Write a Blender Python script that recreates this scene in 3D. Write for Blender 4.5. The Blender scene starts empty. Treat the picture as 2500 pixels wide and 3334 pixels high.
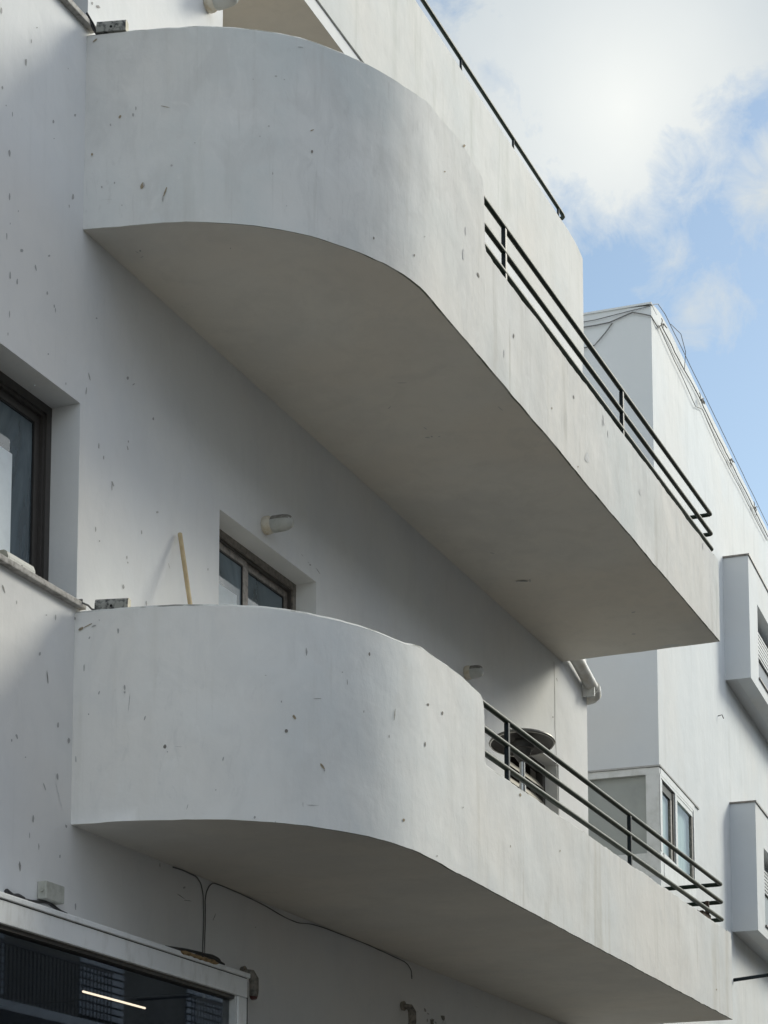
import bpy, bmesh, math, random
from mathutils import Vector, Matrix, noise as mnoise
random.seed(7)
R = math.radians
sc = bpy.context.scene
C = sc.collection

# ------------------------------------------------------------------ camera
cam_data = bpy.data.cameras.new('camera')
cam = bpy.data.objects.new('camera', cam_data); C.objects.link(cam)
cam_data.sensor_fit = 'VERTICAL'; cam_data.sensor_height = 36; cam_data.sensor_width = 27
cam_data.lens = 6827.118/3334*36
cam_data.shift_x = (1250-1240.51)/3334
cam_data.shift_y = (3404.86-1667)/3334
cam_data.clip_start = .1; cam_data.clip_end = 2000
cam.location = (0, 0, 1.6)
cam.rotation_euler = (R(90+7.32465), 0, R(-66.80752))
sc.camera = cam

# ------------------------------------------------------------------ light
SUN_DIR = Vector((.766, -.398, .504)).normalized()          # towards the sun
sun_d = bpy.data.lights.new('sun', 'SUN'); sun_d.energy = 1.62; sun_d.angle = R(18); sun_d.color = (.985, .955, .83)
sun = bpy.data.objects.new('sun', sun_d); C.objects.link(sun)
sun.rotation_euler = SUN_DIR.to_track_quat('Z', 'Y').to_euler()

world = bpy.data.worlds.new('World'); sc.world = world; world.use_nodes = True
nt = world.node_tree; nt.nodes.clear()
def wn(t, **k):
    n = nt.nodes.new(t)
    for a, b in k.items(): setattr(n, a, b)
    return n
wo = wn('ShaderNodeOutputWorld'); bg = wn('ShaderNodeBackground'); bg.inputs[1].default_value = .1
sky = wn('ShaderNodeTexSky', sky_type='NISHITA', sun_disc=False)
sky.sun_elevation = math.asin(SUN_DIR.z); sky.sun_rotation = math.atan2(SUN_DIR.x, SUN_DIR.y)
sky.air_density = 1.0; sky.dust_density = .6; sky.ozone_density = 1.2
tc = wn('ShaderNodeTexCoord')
def wmath(op, a, b=None, clamp=False):
    n = wn('ShaderNodeMath', operation=op, use_clamp=clamp)
    for i, x in enumerate((a, b)):
        if x is None: continue
        if isinstance(x, (int, float)): n.inputs[i].default_value = x
        else: nt.links.new(x, n.inputs[i])
    return n.outputs[0]
def wnoise(scale, detail, rough, dist=0, off=(0, 0, 0), st=(1, 1, 1)):
    m = wn('ShaderNodeMapping'); m.inputs['Location'].default_value = off; m.inputs['Scale'].default_value = st
    nt.links.new(tc.outputs['Generated'], m.inputs['Vector'])
    n = wn('ShaderNodeTexNoise'); n.inputs['Scale'].default_value = scale; n.inputs['Detail'].default_value = detail
    n.inputs['Roughness'].default_value = rough; n.inputs['Distortion'].default_value = dist
    nt.links.new(m.outputs[0], n.inputs['Vector']); return n.outputs['Fac']
def wblob(d, radius, soft, amp=1):                         # a cloud standing in direction d, edges broken up by noise
    n = wn('ShaderNodeVectorMath', operation='DISTANCE'); n.inputs[1].default_value = Vector(d).normalized()
    nt.links.new(tc.outputs['Generated'], n.inputs[0])
    t = wmath('SUBTRACT', radius, n.outputs['Value'])
    return wmath('MULTIPLY', wmath('DIVIDE', t, soft), amp)
nbig = wnoise(14, 8, .55, .3); nfine = wnoise(42, 9, .66, .45, (3, 1, 2)); nglob = wnoise(2.2, 6, .5, .2, (1.5, 0, .4))
nf = wmath('ADD', wmath('MULTIPLY', wmath('SUBTRACT', nbig, .5), 3.2), wmath('MULTIPLY', wmath('SUBTRACT', nfine, .5), 3.0))
b1 = wblob((.8060, .2480, .5450), .085, .028)
b1c = wblob((.8060, .2950, .5200), .055, .026)
b1b = wblob((.8060, .1900, .5720), .070, .022)
b2 = wblob((.8560, .1720, .4870), .031, .016, .95)
b3 = wblob((.8665, .2230, .4440), .020, .012, .7)
b4 = wblob((.8560, .2250, .4650), .012, .012, .62)
blob = wmath('MAXIMUM', wmath('MAXIMUM', wmath('MAXIMUM', b1, b1c), b1b), b2)
dens = wmath('ADD', blob, nf)
d1 = wmath('MULTIPLY', wmath('ADD', dens, .10), .75, True)
wis = wmath('MULTIPLY', wmath('ADD', wmath('MAXIMUM', b3, b4), wmath('MULTIPLY', nf, 1.3)), .6, True)
# broken cloud over the rest of the sky
dotv = wn('ShaderNodeVectorMath', operation='DISTANCE'); dotv.inputs[1].default_value = Vector((.85, .22, .48)).normalized()
nt.links.new(tc.outputs['Generated'], dotv.inputs[0])
far = wmath('MULTIPLY', wmath('SUBTRACT', dotv.outputs['Value'], .16), 4, True)
gl = wmath('MULTIPLY', wmath('MULTIPLY', wmath('SUBTRACT', nglob, .43), 7, True), far)
cover = wmath('MAXIMUM', wmath('MAXIMUM', d1, wis), wmath('MULTIPLY', gl, .85))
# bright heart of the big cloud, greyer towards its rim
hot = wn('ShaderNodeVectorMath', operation='DISTANCE'); hot.inputs[1].default_value = Vector((.8211, .2373, .5190)).normalized()
nt.links.new(tc.outputs['Generated'], hot.inputs[0])
hotf = wmath('SUBTRACT', 1, wmath('DIVIDE', hot.outputs['Value'], .075), True)
hotf = wmath('ADD', wmath('MULTIPLY', hotf, .8), wmath('MULTIPLY', wmath('SUBTRACT', nbig, .5), .35), True)
ccol = wn('ShaderNodeMix', data_type='RGBA'); nt.links.new(hotf, ccol.inputs['Factor'])
ccol.inputs['A'].default_value = (3.7, 4.0, 4.15, 1); ccol.inputs['B'].default_value = (5.5, 5.6, 5.4, 1)
skc = wn('ShaderNodeMix', data_type='RGBA'); skc.blend_type = 'MULTIPLY'; skc.inputs['Factor'].default_value = 1
nt.links.new(sky.outputs[0], skc.inputs['A']); skc.inputs['B'].default_value = (.93, .92, .83, 1)
fcol = wn('ShaderNodeMix', data_type='RGBA'); nt.links.new(far, fcol.inputs['Factor'])
nt.links.new(ccol.outputs['Result'], fcol.inputs['A']); fcol.inputs['B'].default_value = (10.2, 10.5, 10.9, 1)
mx = wn('ShaderNodeMix', data_type='RGBA'); nt.links.new(cover, mx.inputs['Factor'])
nt.links.new(skc.outputs['Result'], mx.inputs['A']); nt.links.new(fcol.outputs['Result'], mx.inputs['B'])
nt.links.new(mx.outputs['Result'], bg.inputs[0]); nt.links.new(bg.outputs[0], wo.inputs[0])

sc.view_settings.view_transform = 'Standard'; sc.view_settings.look = 'None'
sc.view_settings.exposure = .86; sc.view_settings.gamma = 1
sc.render.resolution_x = 768; sc.render.resolution_y = 1024
# ---- outlines of chips and scuffs in metres on their own surfaces, and cable runs (x, z)
WALL=[[(7.886,7.82),(7.885,7.805),(7.88,7.796),(7.87,7.802),(7.872,7.818),(7.877,7.829),(7.882,7.829)],[(8.108,7.685),(8.104,7.659),(8.096,7.658),(8.09,7.66),(8.088,7.683),(8.097,7.692),(8.104,7.696)],[(8.146,7.814),(8.145,7.806),(8.14,7.799),(8.138,7.805),(8.138,7.816),(8.141,7.824),(8.145,7.821)],[(8.364,7.512),(8.361,7.503),(8.353,7.498),(8.348,7.496),(8.347,7.508),(8.353,7.518),(8.361,7.518)],[(8.372,7.427),(8.369,7.424),(8.364,7.42),(8.358,7.418),(8.36,7.421),(8.362,7.424),(8.371,7.428)],[(8.564,7.66),(8.563,7.653),(8.556,7.646),(8.546,7.646),(8.547,7.654),(8.553,7.659),(8.564,7.665)],[(7.986,7.143),(7.982,7.121),(7.975,7.118),(7.969,7.125),(7.965,7.141),(7.973,7.151),(7.978,7.154)],[(7.997,7.346),(7.996,7.338),(7.992,7.331),(7.99,7.337),(7.989,7.346),(7.992,7.357),(7.995,7.359)],[(7.992,6.923),(7.99,6.906),(7.984,6.898),(7.979,6.909),(7.979,6.92),(7.982,6.933),(7.988,6.938)],[(8.562,7.213),(8.559,7.203),(8.55,7.194),(8.539,7.193),(8.541,7.209),(8.549,7.227),(8.558,7.225)],[(8.114,6.706),(8.108,6.697),(8.099,6.693),(8.088,6.69),(8.088,6.701),(8.096,6.708),(8.11,6.712)],[(7.974,6.711),(7.973,6.697),(7.97,6.69),(7.966,6.706),(7.965,6.722),(7.968,6.725),(7.972,6.723)],[(8.354,6.797),(8.35,6.793),(8.339,6.785),(8.33,6.784),(8.334,6.79),(8.342,6.798),(8.349,6.8)],[(8.0,6.788),(7.998,6.783),(7.995,6.782),(7.993,6.783),(7.993,6.789),(7.995,6.793),(7.997,6.792)],[(8.231,6.678),(8.235,6.663),(8.231,6.66),(8.221,6.666),(8.216,6.675),(8.219,6.686),(8.224,6.688)],[(8.013,6.529),(8.013,6.516),(8.005,6.512),(8.001,6.513),(8.001,6.537),(8.004,6.551),(8.011,6.542)],[(8.073,6.529),(8.073,6.518),(8.066,6.511),(8.061,6.515),(8.061,6.529),(8.065,6.54),(8.072,6.543)],[(8.521,7.144),(8.521,7.138),(8.516,7.133),(8.514,7.138),(8.512,7.143),(8.515,7.151),(8.521,7.15)],[(8.195,7.917),(8.194,7.913),(8.187,7.907),(8.182,7.907),(8.183,7.911),(8.187,7.915),(8.193,7.918)],[(8.486,7.867),(8.485,7.865),(8.48,7.862),(8.477,7.862),(8.478,7.864),(8.481,7.867),(8.485,7.87)],[(8.066,6.886),(8.065,6.881),(8.063,6.879),(8.059,6.88),(8.059,6.885),(8.062,6.888),(8.065,6.889)],[(8.405,6.558),(8.402,6.549),(8.398,6.546),(8.393,6.549),(8.392,6.558),(8.396,6.564),(8.401,6.564)],[(8.341,6.596),(8.338,6.589),(8.332,6.582),(8.325,6.587),(8.326,6.595),(8.332,6.603),(8.336,6.602)],[(7.91,7.436),(7.908,7.426),(7.902,7.421),(7.898,7.425),(7.895,7.429),(7.903,7.441),(7.907,7.439)],[(7.942,7.362),(7.942,7.359),(7.937,7.355),(7.935,7.356),(7.933,7.358),(7.936,7.362),(7.941,7.364)],[(8.709,8.358),(8.705,8.351),(8.699,8.346),(8.692,8.346),(8.688,8.35),(8.696,8.362),(8.707,8.366)],[(8.781,8.379),(8.762,8.365),(8.745,8.359),(8.735,8.362),(8.744,8.372),(8.762,8.383),(8.77,8.383)],[(8.343,4.757),(8.337,4.75),(8.328,4.749),(8.326,4.753),(8.328,4.761),(8.338,4.769),(8.344,4.766)],[(8.415,4.659),(8.417,4.642),(8.414,4.63),(8.407,4.641),(8.399,4.679),(8.4,4.696),(8.405,4.69)],[(8.52,4.453),(8.518,4.443),(8.507,4.438),(8.5,4.443),(8.503,4.456),(8.508,4.465),(8.517,4.466)],[(8.626,4.406),(8.619,4.391),(8.608,4.384),(8.6,4.393),(8.601,4.406),(8.61,4.415),(8.62,4.412)],[(8.16,4.307),(8.164,4.295),(8.158,4.291),(8.151,4.295),(8.14,4.306),(8.146,4.311),(8.154,4.313)],[(8.116,4.273),(8.115,4.267),(8.11,4.266),(8.106,4.269),(8.105,4.273),(8.108,4.279),(8.116,4.279)],[(8.238,4.224),(8.235,4.221),(8.23,4.218),(8.224,4.219),(8.224,4.221),(8.231,4.225),(8.235,4.225)],[(8.318,3.947),(8.313,3.926),(8.307,3.922),(8.301,3.93),(8.301,3.947),(8.306,3.959),(8.312,3.958)],[(8.214,3.694),(8.212,3.674),(8.204,3.663),(8.198,3.679),(8.193,3.697),(8.201,3.715),(8.208,3.705)],[(8.536,4.105),(8.558,4.06),(8.568,4.039),(8.551,4.062),(8.519,4.118),(8.498,4.162),(8.506,4.154)],[(8.405,4.123),(8.415,4.106),(8.413,4.102),(8.406,4.107),(8.391,4.125),(8.389,4.136),(8.398,4.13)],[(8.524,4.201),(8.523,4.181),(8.516,4.182),(8.509,4.188),(8.506,4.203),(8.51,4.209),(8.516,4.212)],[(8.284,3.857),(8.284,3.844),(8.28,3.84),(8.278,3.848),(8.277,3.86),(8.279,3.869),(8.282,3.867)],[(8.368,3.819),(8.365,3.806),(8.363,3.799),(8.36,3.81),(8.358,3.822),(8.361,3.835),(8.365,3.827)],[(8.612,3.974),(8.612,3.966),(8.608,3.961),(8.598,3.962),(8.594,3.967),(8.594,3.976),(8.602,3.975)],[(8.558,3.811),(8.555,3.801),(8.549,3.799),(8.546,3.802),(8.545,3.812),(8.55,3.815),(8.556,3.818)],[(8.581,3.641),(8.586,3.634),(8.578,3.628),(8.566,3.63),(8.557,3.635),(8.56,3.646),(8.576,3.645)],[(8.71,3.59),(8.707,3.572),(8.701,3.57),(8.697,3.578),(8.695,3.598),(8.702,3.604),(8.707,3.603)],[(9.824,3.829),(9.787,3.832),(9.745,3.838),(9.723,3.843),(9.734,3.843),(9.759,3.842),(9.797,3.835)],[(9.899,3.834),(9.873,3.829),(9.841,3.825),(9.81,3.821),(9.803,3.822),(9.831,3.827),(9.87,3.832)],[(9.542,3.961),(9.541,3.949),(9.536,3.951),(9.531,3.956),(9.533,3.968),(9.535,3.973),(9.54,3.973)],[(10.166,3.796),(10.144,3.77),(10.138,3.767),(10.149,3.784),(10.161,3.8),(10.175,3.817),(10.174,3.811)],[(10.675,3.823),(10.673,3.82),(10.666,3.818),(10.659,3.818),(10.66,3.822),(10.665,3.824),(10.673,3.825)],[(9.821,3.894),(9.815,3.889),(9.803,3.884),(9.792,3.886),(9.794,3.891),(9.806,3.897),(9.82,3.899)],[(9.133,6.496),(9.13,6.487),(9.12,6.481),(9.111,6.481),(9.11,6.489),(9.119,6.499),(9.132,6.503)],[(9.2,6.494),(9.194,6.488),(9.183,6.479),(9.175,6.473),(9.17,6.474),(9.18,6.483),(9.19,6.491)],[(9.406,6.383),(9.405,6.374),(9.395,6.371),(9.388,6.373),(9.388,6.377),(9.396,6.388),(9.404,6.389)],[(8.748,6.335),(8.752,6.323),(8.749,6.318),(8.738,6.326),(8.73,6.341),(8.73,6.354),(8.738,6.349)],[(8.718,6.248),(8.715,6.235),(8.709,6.225),(8.705,6.235),(8.709,6.254),(8.714,6.269),(8.719,6.266)],[(8.36,6.29),(8.357,6.283),(8.351,6.281),(8.348,6.281),(8.348,6.286),(8.352,6.29),(8.356,6.291)],[(8.85,6.012),(8.848,5.994),(8.843,5.993),(8.837,5.996),(8.838,6.009),(8.841,6.022),(8.846,6.023)],[(8.899,5.968),(8.897,5.956),(8.892,5.953),(8.888,5.956),(8.886,5.965),(8.891,5.975),(8.898,5.974)],[(9.147,6.151),(9.143,6.143),(9.139,6.142),(9.133,6.143),(9.133,6.151),(9.138,6.154),(9.143,6.155)],[(9.139,6.113),(9.143,6.105),(9.136,6.1),(9.131,6.1),(9.126,6.113),(9.126,6.123),(9.133,6.12)],[(8.992,5.866),(9.004,5.853),(8.996,5.848),(8.984,5.853),(8.975,5.862),(8.974,5.869),(8.985,5.871)],[(8.984,5.852),(8.984,5.828),(8.98,5.819),(8.977,5.838),(8.977,5.854),(8.979,5.864),(8.983,5.862)],[(8.834,5.558),(8.831,5.549),(8.827,5.543),(8.823,5.55),(8.821,5.563),(8.826,5.572),(8.831,5.57)],[(9.298,5.708),(9.296,5.696),(9.292,5.696),(9.287,5.698),(9.286,5.712),(9.291,5.719),(9.295,5.717)],[(8.873,5.511),(8.872,5.509),(8.866,5.504),(8.861,5.505),(8.863,5.51),(8.866,5.515),(8.872,5.515)],[(9.149,5.521),(9.147,5.511),(9.142,5.506),(9.138,5.513),(9.138,5.52),(9.141,5.526),(9.146,5.527)],[(9.16,5.495),(9.158,5.49),(9.152,5.488),(9.148,5.49),(9.147,5.493),(9.151,5.498),(9.157,5.498)],[(9.359,5.339),(9.357,5.325),(9.352,5.323),(9.347,5.331),(9.344,5.341),(9.35,5.351),(9.355,5.349)],[(9.458,5.879),(9.455,5.873),(9.45,5.869),(9.445,5.871),(9.446,5.877),(9.45,5.88),(9.456,5.883)],[(9.125,5.35),(9.119,5.34),(9.109,5.337),(9.103,5.339),(9.102,5.352),(9.108,5.36),(9.117,5.361)],[(8.018,4.985),(8.028,4.966),(8.026,4.959),(8.011,4.969),(8.002,4.982),(8.001,4.994),(8.009,4.993)],[(8.129,4.947),(8.128,4.941),(8.126,4.938),(8.123,4.943),(8.123,4.95),(8.125,4.958),(8.128,4.957)],[(8.475,4.984),(8.472,4.974),(8.468,4.965),(8.463,4.975),(8.464,4.988),(8.467,4.996),(8.472,4.996)],[(8.393,4.97),(8.391,4.966),(8.385,4.964),(8.38,4.965),(8.38,4.967),(8.384,4.971),(8.389,4.971)],[(8.809,6.68),(8.803,6.673),(8.799,6.671),(8.791,6.67),(8.791,6.674),(8.798,6.68),(8.804,6.68)],[(8.013,6.334),(8.011,6.32),(8.01,6.315),(8.007,6.323),(8.005,6.338),(8.008,6.352),(8.01,6.354)],[(8.414,6.545),(8.413,6.53),(8.41,6.527),(8.406,6.534),(8.405,6.545),(8.407,6.554),(8.411,6.551)],[(8.003,6.233),(8.002,6.225),(7.999,6.222),(7.996,6.227),(7.996,6.233),(7.999,6.24),(8.001,6.239)],[(8.524,6.205),(8.523,6.2),(8.519,6.196),(8.516,6.199),(8.515,6.205),(8.519,6.211),(8.522,6.21)],[(8.244,6.08),(8.242,6.076),(8.236,6.072),(8.233,6.074),(8.234,6.078),(8.238,6.082),(8.241,6.083)],[(11.271,6.262),(11.286,6.259),(11.289,6.257),(11.274,6.258),(11.262,6.26),(11.255,6.263),(11.259,6.264)],[(11.373,6.243),(11.367,6.242),(11.356,6.243),(11.349,6.244),(11.349,6.246),(11.358,6.246),(11.37,6.245)],[(11.396,6.236),(11.386,6.232),(11.375,6.231),(11.371,6.236),(11.378,6.24),(11.388,6.244),(11.399,6.243)],[(11.499,6.241),(11.534,6.229),(11.535,6.226),(11.506,6.233),(11.484,6.24),(11.463,6.247),(11.481,6.245)],[(10.044,5.758),(10.043,5.748),(10.039,5.748),(10.033,5.747),(10.033,5.756),(10.038,5.763),(10.043,5.763)],[(9.468,5.882),(9.467,5.877),(9.462,5.873),(9.459,5.876),(9.46,5.882),(9.461,5.886),(9.466,5.886)],[(9.597,5.623),(9.604,5.613),(9.604,5.611),(9.594,5.619),(9.587,5.628),(9.583,5.636),(9.586,5.636)],[(13.296,3.693),(13.299,3.681),(13.284,3.676),(13.267,3.677),(13.256,3.689),(13.259,3.701),(13.278,3.7)],[(13.357,3.667),(13.337,3.665),(13.321,3.665),(13.314,3.67),(13.314,3.674),(13.337,3.676),(13.349,3.673)],[(13.439,3.635),(13.42,3.632),(13.399,3.635),(13.394,3.642),(13.398,3.648),(13.421,3.647),(13.441,3.64)],[(13.333,3.621),(13.323,3.612),(13.316,3.608),(13.306,3.612),(13.305,3.626),(13.314,3.633),(13.328,3.635)],[(13.489,3.619),(13.472,3.619),(13.459,3.622),(13.449,3.628),(13.46,3.632),(13.48,3.633),(13.493,3.626)],[(14.325,3.844),(14.311,3.845),(14.287,3.847),(14.271,3.849),(14.271,3.85),(14.291,3.849),(14.313,3.846)],[(13.961,3.899),(13.932,3.898),(13.912,3.897),(13.887,3.897),(13.892,3.899),(13.915,3.899),(13.951,3.899)],[(13.051,3.896),(13.051,3.885),(13.04,3.881),(13.025,3.883),(13.023,3.891),(13.028,3.898),(13.036,3.902)],[(13.153,3.659),(13.151,3.657),(13.141,3.656),(13.134,3.655),(13.132,3.657),(13.14,3.659),(13.148,3.66)],[(16.257,6.888),(16.269,6.879),(16.27,6.875),(16.255,6.88),(16.24,6.889),(16.229,6.897),(16.241,6.896)],[(16.158,6.538),(16.144,6.53),(16.125,6.524),(16.117,6.525),(16.116,6.53),(16.127,6.537),(16.144,6.54)]]
BAL_MID=[[(0.06,8.12),(0.057,8.113),(0.051,8.108),(0.039,8.103),(0.036,8.107),(0.044,8.114),(0.053,8.121)],[(0.194,7.677),(0.189,7.671),(0.183,7.669),(0.18,7.677),(0.185,7.686),(0.19,7.688),(0.195,7.684)],[(0.263,7.683),(0.261,7.673),(0.255,7.674),(0.252,7.678),(0.252,7.688),(0.256,7.693),(0.26,7.689)],[(0.275,7.718),(0.274,7.709),(0.27,7.705),(0.268,7.711),(0.267,7.722),(0.27,7.727),(0.274,7.724)],[(0.142,7.639),(0.142,7.634),(0.137,7.633),(0.135,7.637),(0.134,7.642),(0.137,7.648),(0.14,7.644)],[(0.049,7.486),(0.045,7.481),(0.042,7.479),(0.038,7.485),(0.037,7.491),(0.042,7.496),(0.047,7.493)],[(0.32,7.286),(0.313,7.276),(0.303,7.275),(0.301,7.29),(0.306,7.301),(0.314,7.311),(0.322,7.302)],[(0.324,7.297),(0.325,7.29),(0.321,7.285),(0.317,7.29),(0.314,7.302),(0.316,7.307),(0.32,7.308)],[(0.435,7.252),(0.424,7.225),(0.421,7.227),(0.424,7.246),(0.432,7.266),(0.437,7.277),(0.44,7.273)],[(0.423,7.216),(0.421,7.198),(0.418,7.197),(0.414,7.21),(0.416,7.224),(0.417,7.229),(0.421,7.233)],[(0.468,7.392),(0.464,7.386),(0.461,7.386),(0.456,7.388),(0.456,7.394),(0.46,7.398),(0.465,7.396)],[(0.103,7.305),(0.101,7.3),(0.097,7.299),(0.094,7.303),(0.094,7.309),(0.096,7.311),(0.1,7.309)],[(0.169,7.323),(0.168,7.316),(0.164,7.315),(0.161,7.32),(0.162,7.324),(0.164,7.328),(0.167,7.325)],[(0.998,7.916),(0.996,7.913),(0.989,7.911),(0.984,7.912),(0.985,7.916),(0.99,7.919),(0.996,7.918)],[(0.96,7.635),(0.958,7.631),(0.954,7.631),(0.95,7.633),(0.952,7.637),(0.955,7.639),(0.957,7.64)],[(1.197,7.549),(1.196,7.542),(1.19,7.538),(1.186,7.54),(1.184,7.55),(1.189,7.554),(1.195,7.556)],[(1.589,7.2),(1.585,7.191),(1.581,7.189),(1.577,7.192),(1.577,7.198),(1.58,7.206),(1.586,7.203)],[(0.914,7.574),(0.911,7.571),(0.91,7.57),(0.907,7.571),(0.907,7.574),(0.909,7.576),(0.911,7.576)],[(1.203,7.672),(1.198,7.667),(1.187,7.659),(1.181,7.657),(1.18,7.659),(1.188,7.666),(1.199,7.671)],[(0.45,7.707),(0.437,7.708),(0.417,7.714),(0.404,7.718),(0.401,7.721),(0.421,7.716),(0.438,7.711)],[(0.583,7.51),(0.582,7.509),(0.579,7.508),(0.576,7.51),(0.575,7.512),(0.578,7.513),(0.581,7.513)],[(1.139,8.107),(1.134,8.105),(1.119,8.102),(1.107,8.101),(1.109,8.104),(1.123,8.107),(1.132,8.108)],[(0.875,7.878),(0.873,7.875),(0.871,7.874),(0.869,7.876),(0.869,7.878),(0.87,7.881),(0.874,7.88)],[(1.038,7.906),(1.038,7.903),(1.035,7.902),(1.032,7.904),(1.032,7.907),(1.035,7.908),(1.038,7.908)],[(0.209,7.195),(0.209,7.192),(0.206,7.19),(0.204,7.194),(0.204,7.198),(0.206,7.2),(0.209,7.198)],[(1.055,7.22),(1.055,7.218),(1.053,7.216),(1.05,7.217),(1.051,7.22),(1.053,7.222),(1.054,7.221)],[(0.981,7.382),(0.979,7.374),(0.977,7.375),(0.975,7.376),(0.975,7.383),(0.976,7.389),(0.979,7.386)],[(1.921,7.237),(1.918,7.231),(1.912,7.226),(1.908,7.229),(1.908,7.237),(1.913,7.242),(1.918,7.243)],[(2.044,7.405),(2.04,7.398),(2.034,7.395),(2.028,7.395),(2.03,7.399),(2.035,7.404),(2.039,7.406)],[(2.344,7.938),(2.34,7.932),(2.33,7.926),(2.319,7.923),(2.319,7.927),(2.327,7.933),(2.339,7.939)],[(2.632,7.583),(2.627,7.556),(2.611,7.545),(2.602,7.56),(2.603,7.582),(2.611,7.61),(2.626,7.618)],[(2.665,7.742),(2.66,7.723),(2.654,7.71),(2.647,7.726),(2.645,7.745),(2.651,7.764),(2.661,7.768)],[(2.865,7.575),(2.871,7.567),(2.862,7.555),(2.843,7.558),(2.83,7.564),(2.832,7.575),(2.849,7.581)],[(2.667,8.268),(2.653,8.254),(2.639,8.242),(2.618,8.237),(2.623,8.246),(2.638,8.262),(2.655,8.267)],[(3.468,7.475),(3.46,7.459),(3.453,7.448),(3.444,7.458),(3.445,7.469),(3.453,7.484),(3.461,7.483)],[(4.657,7.582),(4.654,7.572),(4.64,7.565),(4.631,7.568),(4.629,7.581),(4.637,7.591),(4.65,7.589)],[(4.181,7.311),(4.18,7.305),(4.169,7.297),(4.164,7.302),(4.165,7.308),(4.171,7.316),(4.178,7.315)],[(5.314,7.693),(5.321,7.664),(5.309,7.645),(5.295,7.675),(5.285,7.702),(5.285,7.729),(5.3,7.716)],[(5.283,7.661),(5.278,7.637),(5.272,7.622),(5.268,7.651),(5.267,7.674),(5.274,7.683),(5.28,7.683)],[(5.419,7.636),(5.418,7.614),(5.403,7.603),(5.394,7.615),(5.394,7.639),(5.402,7.653),(5.415,7.656)],[(4.73,7.134),(4.725,7.128),(4.713,7.122),(4.704,7.123),(4.702,7.126),(4.714,7.134),(4.724,7.138)],[(3.298,7.293),(3.292,7.262),(3.285,7.256),(3.28,7.268),(3.281,7.293),(3.286,7.305),(3.295,7.307)],[(6.248,7.532),(6.223,7.497),(6.193,7.48),(6.158,7.486),(6.15,7.498),(6.182,7.528),(6.225,7.536)],[(4.962,7.29),(4.953,7.252),(4.908,7.235),(4.867,7.236),(4.876,7.267),(4.918,7.309),(4.943,7.308)],[(8.01,7.727),(8.003,7.708),(7.992,7.688),(7.984,7.706),(7.984,7.733),(7.997,7.758),(8.008,7.759)]]
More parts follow.
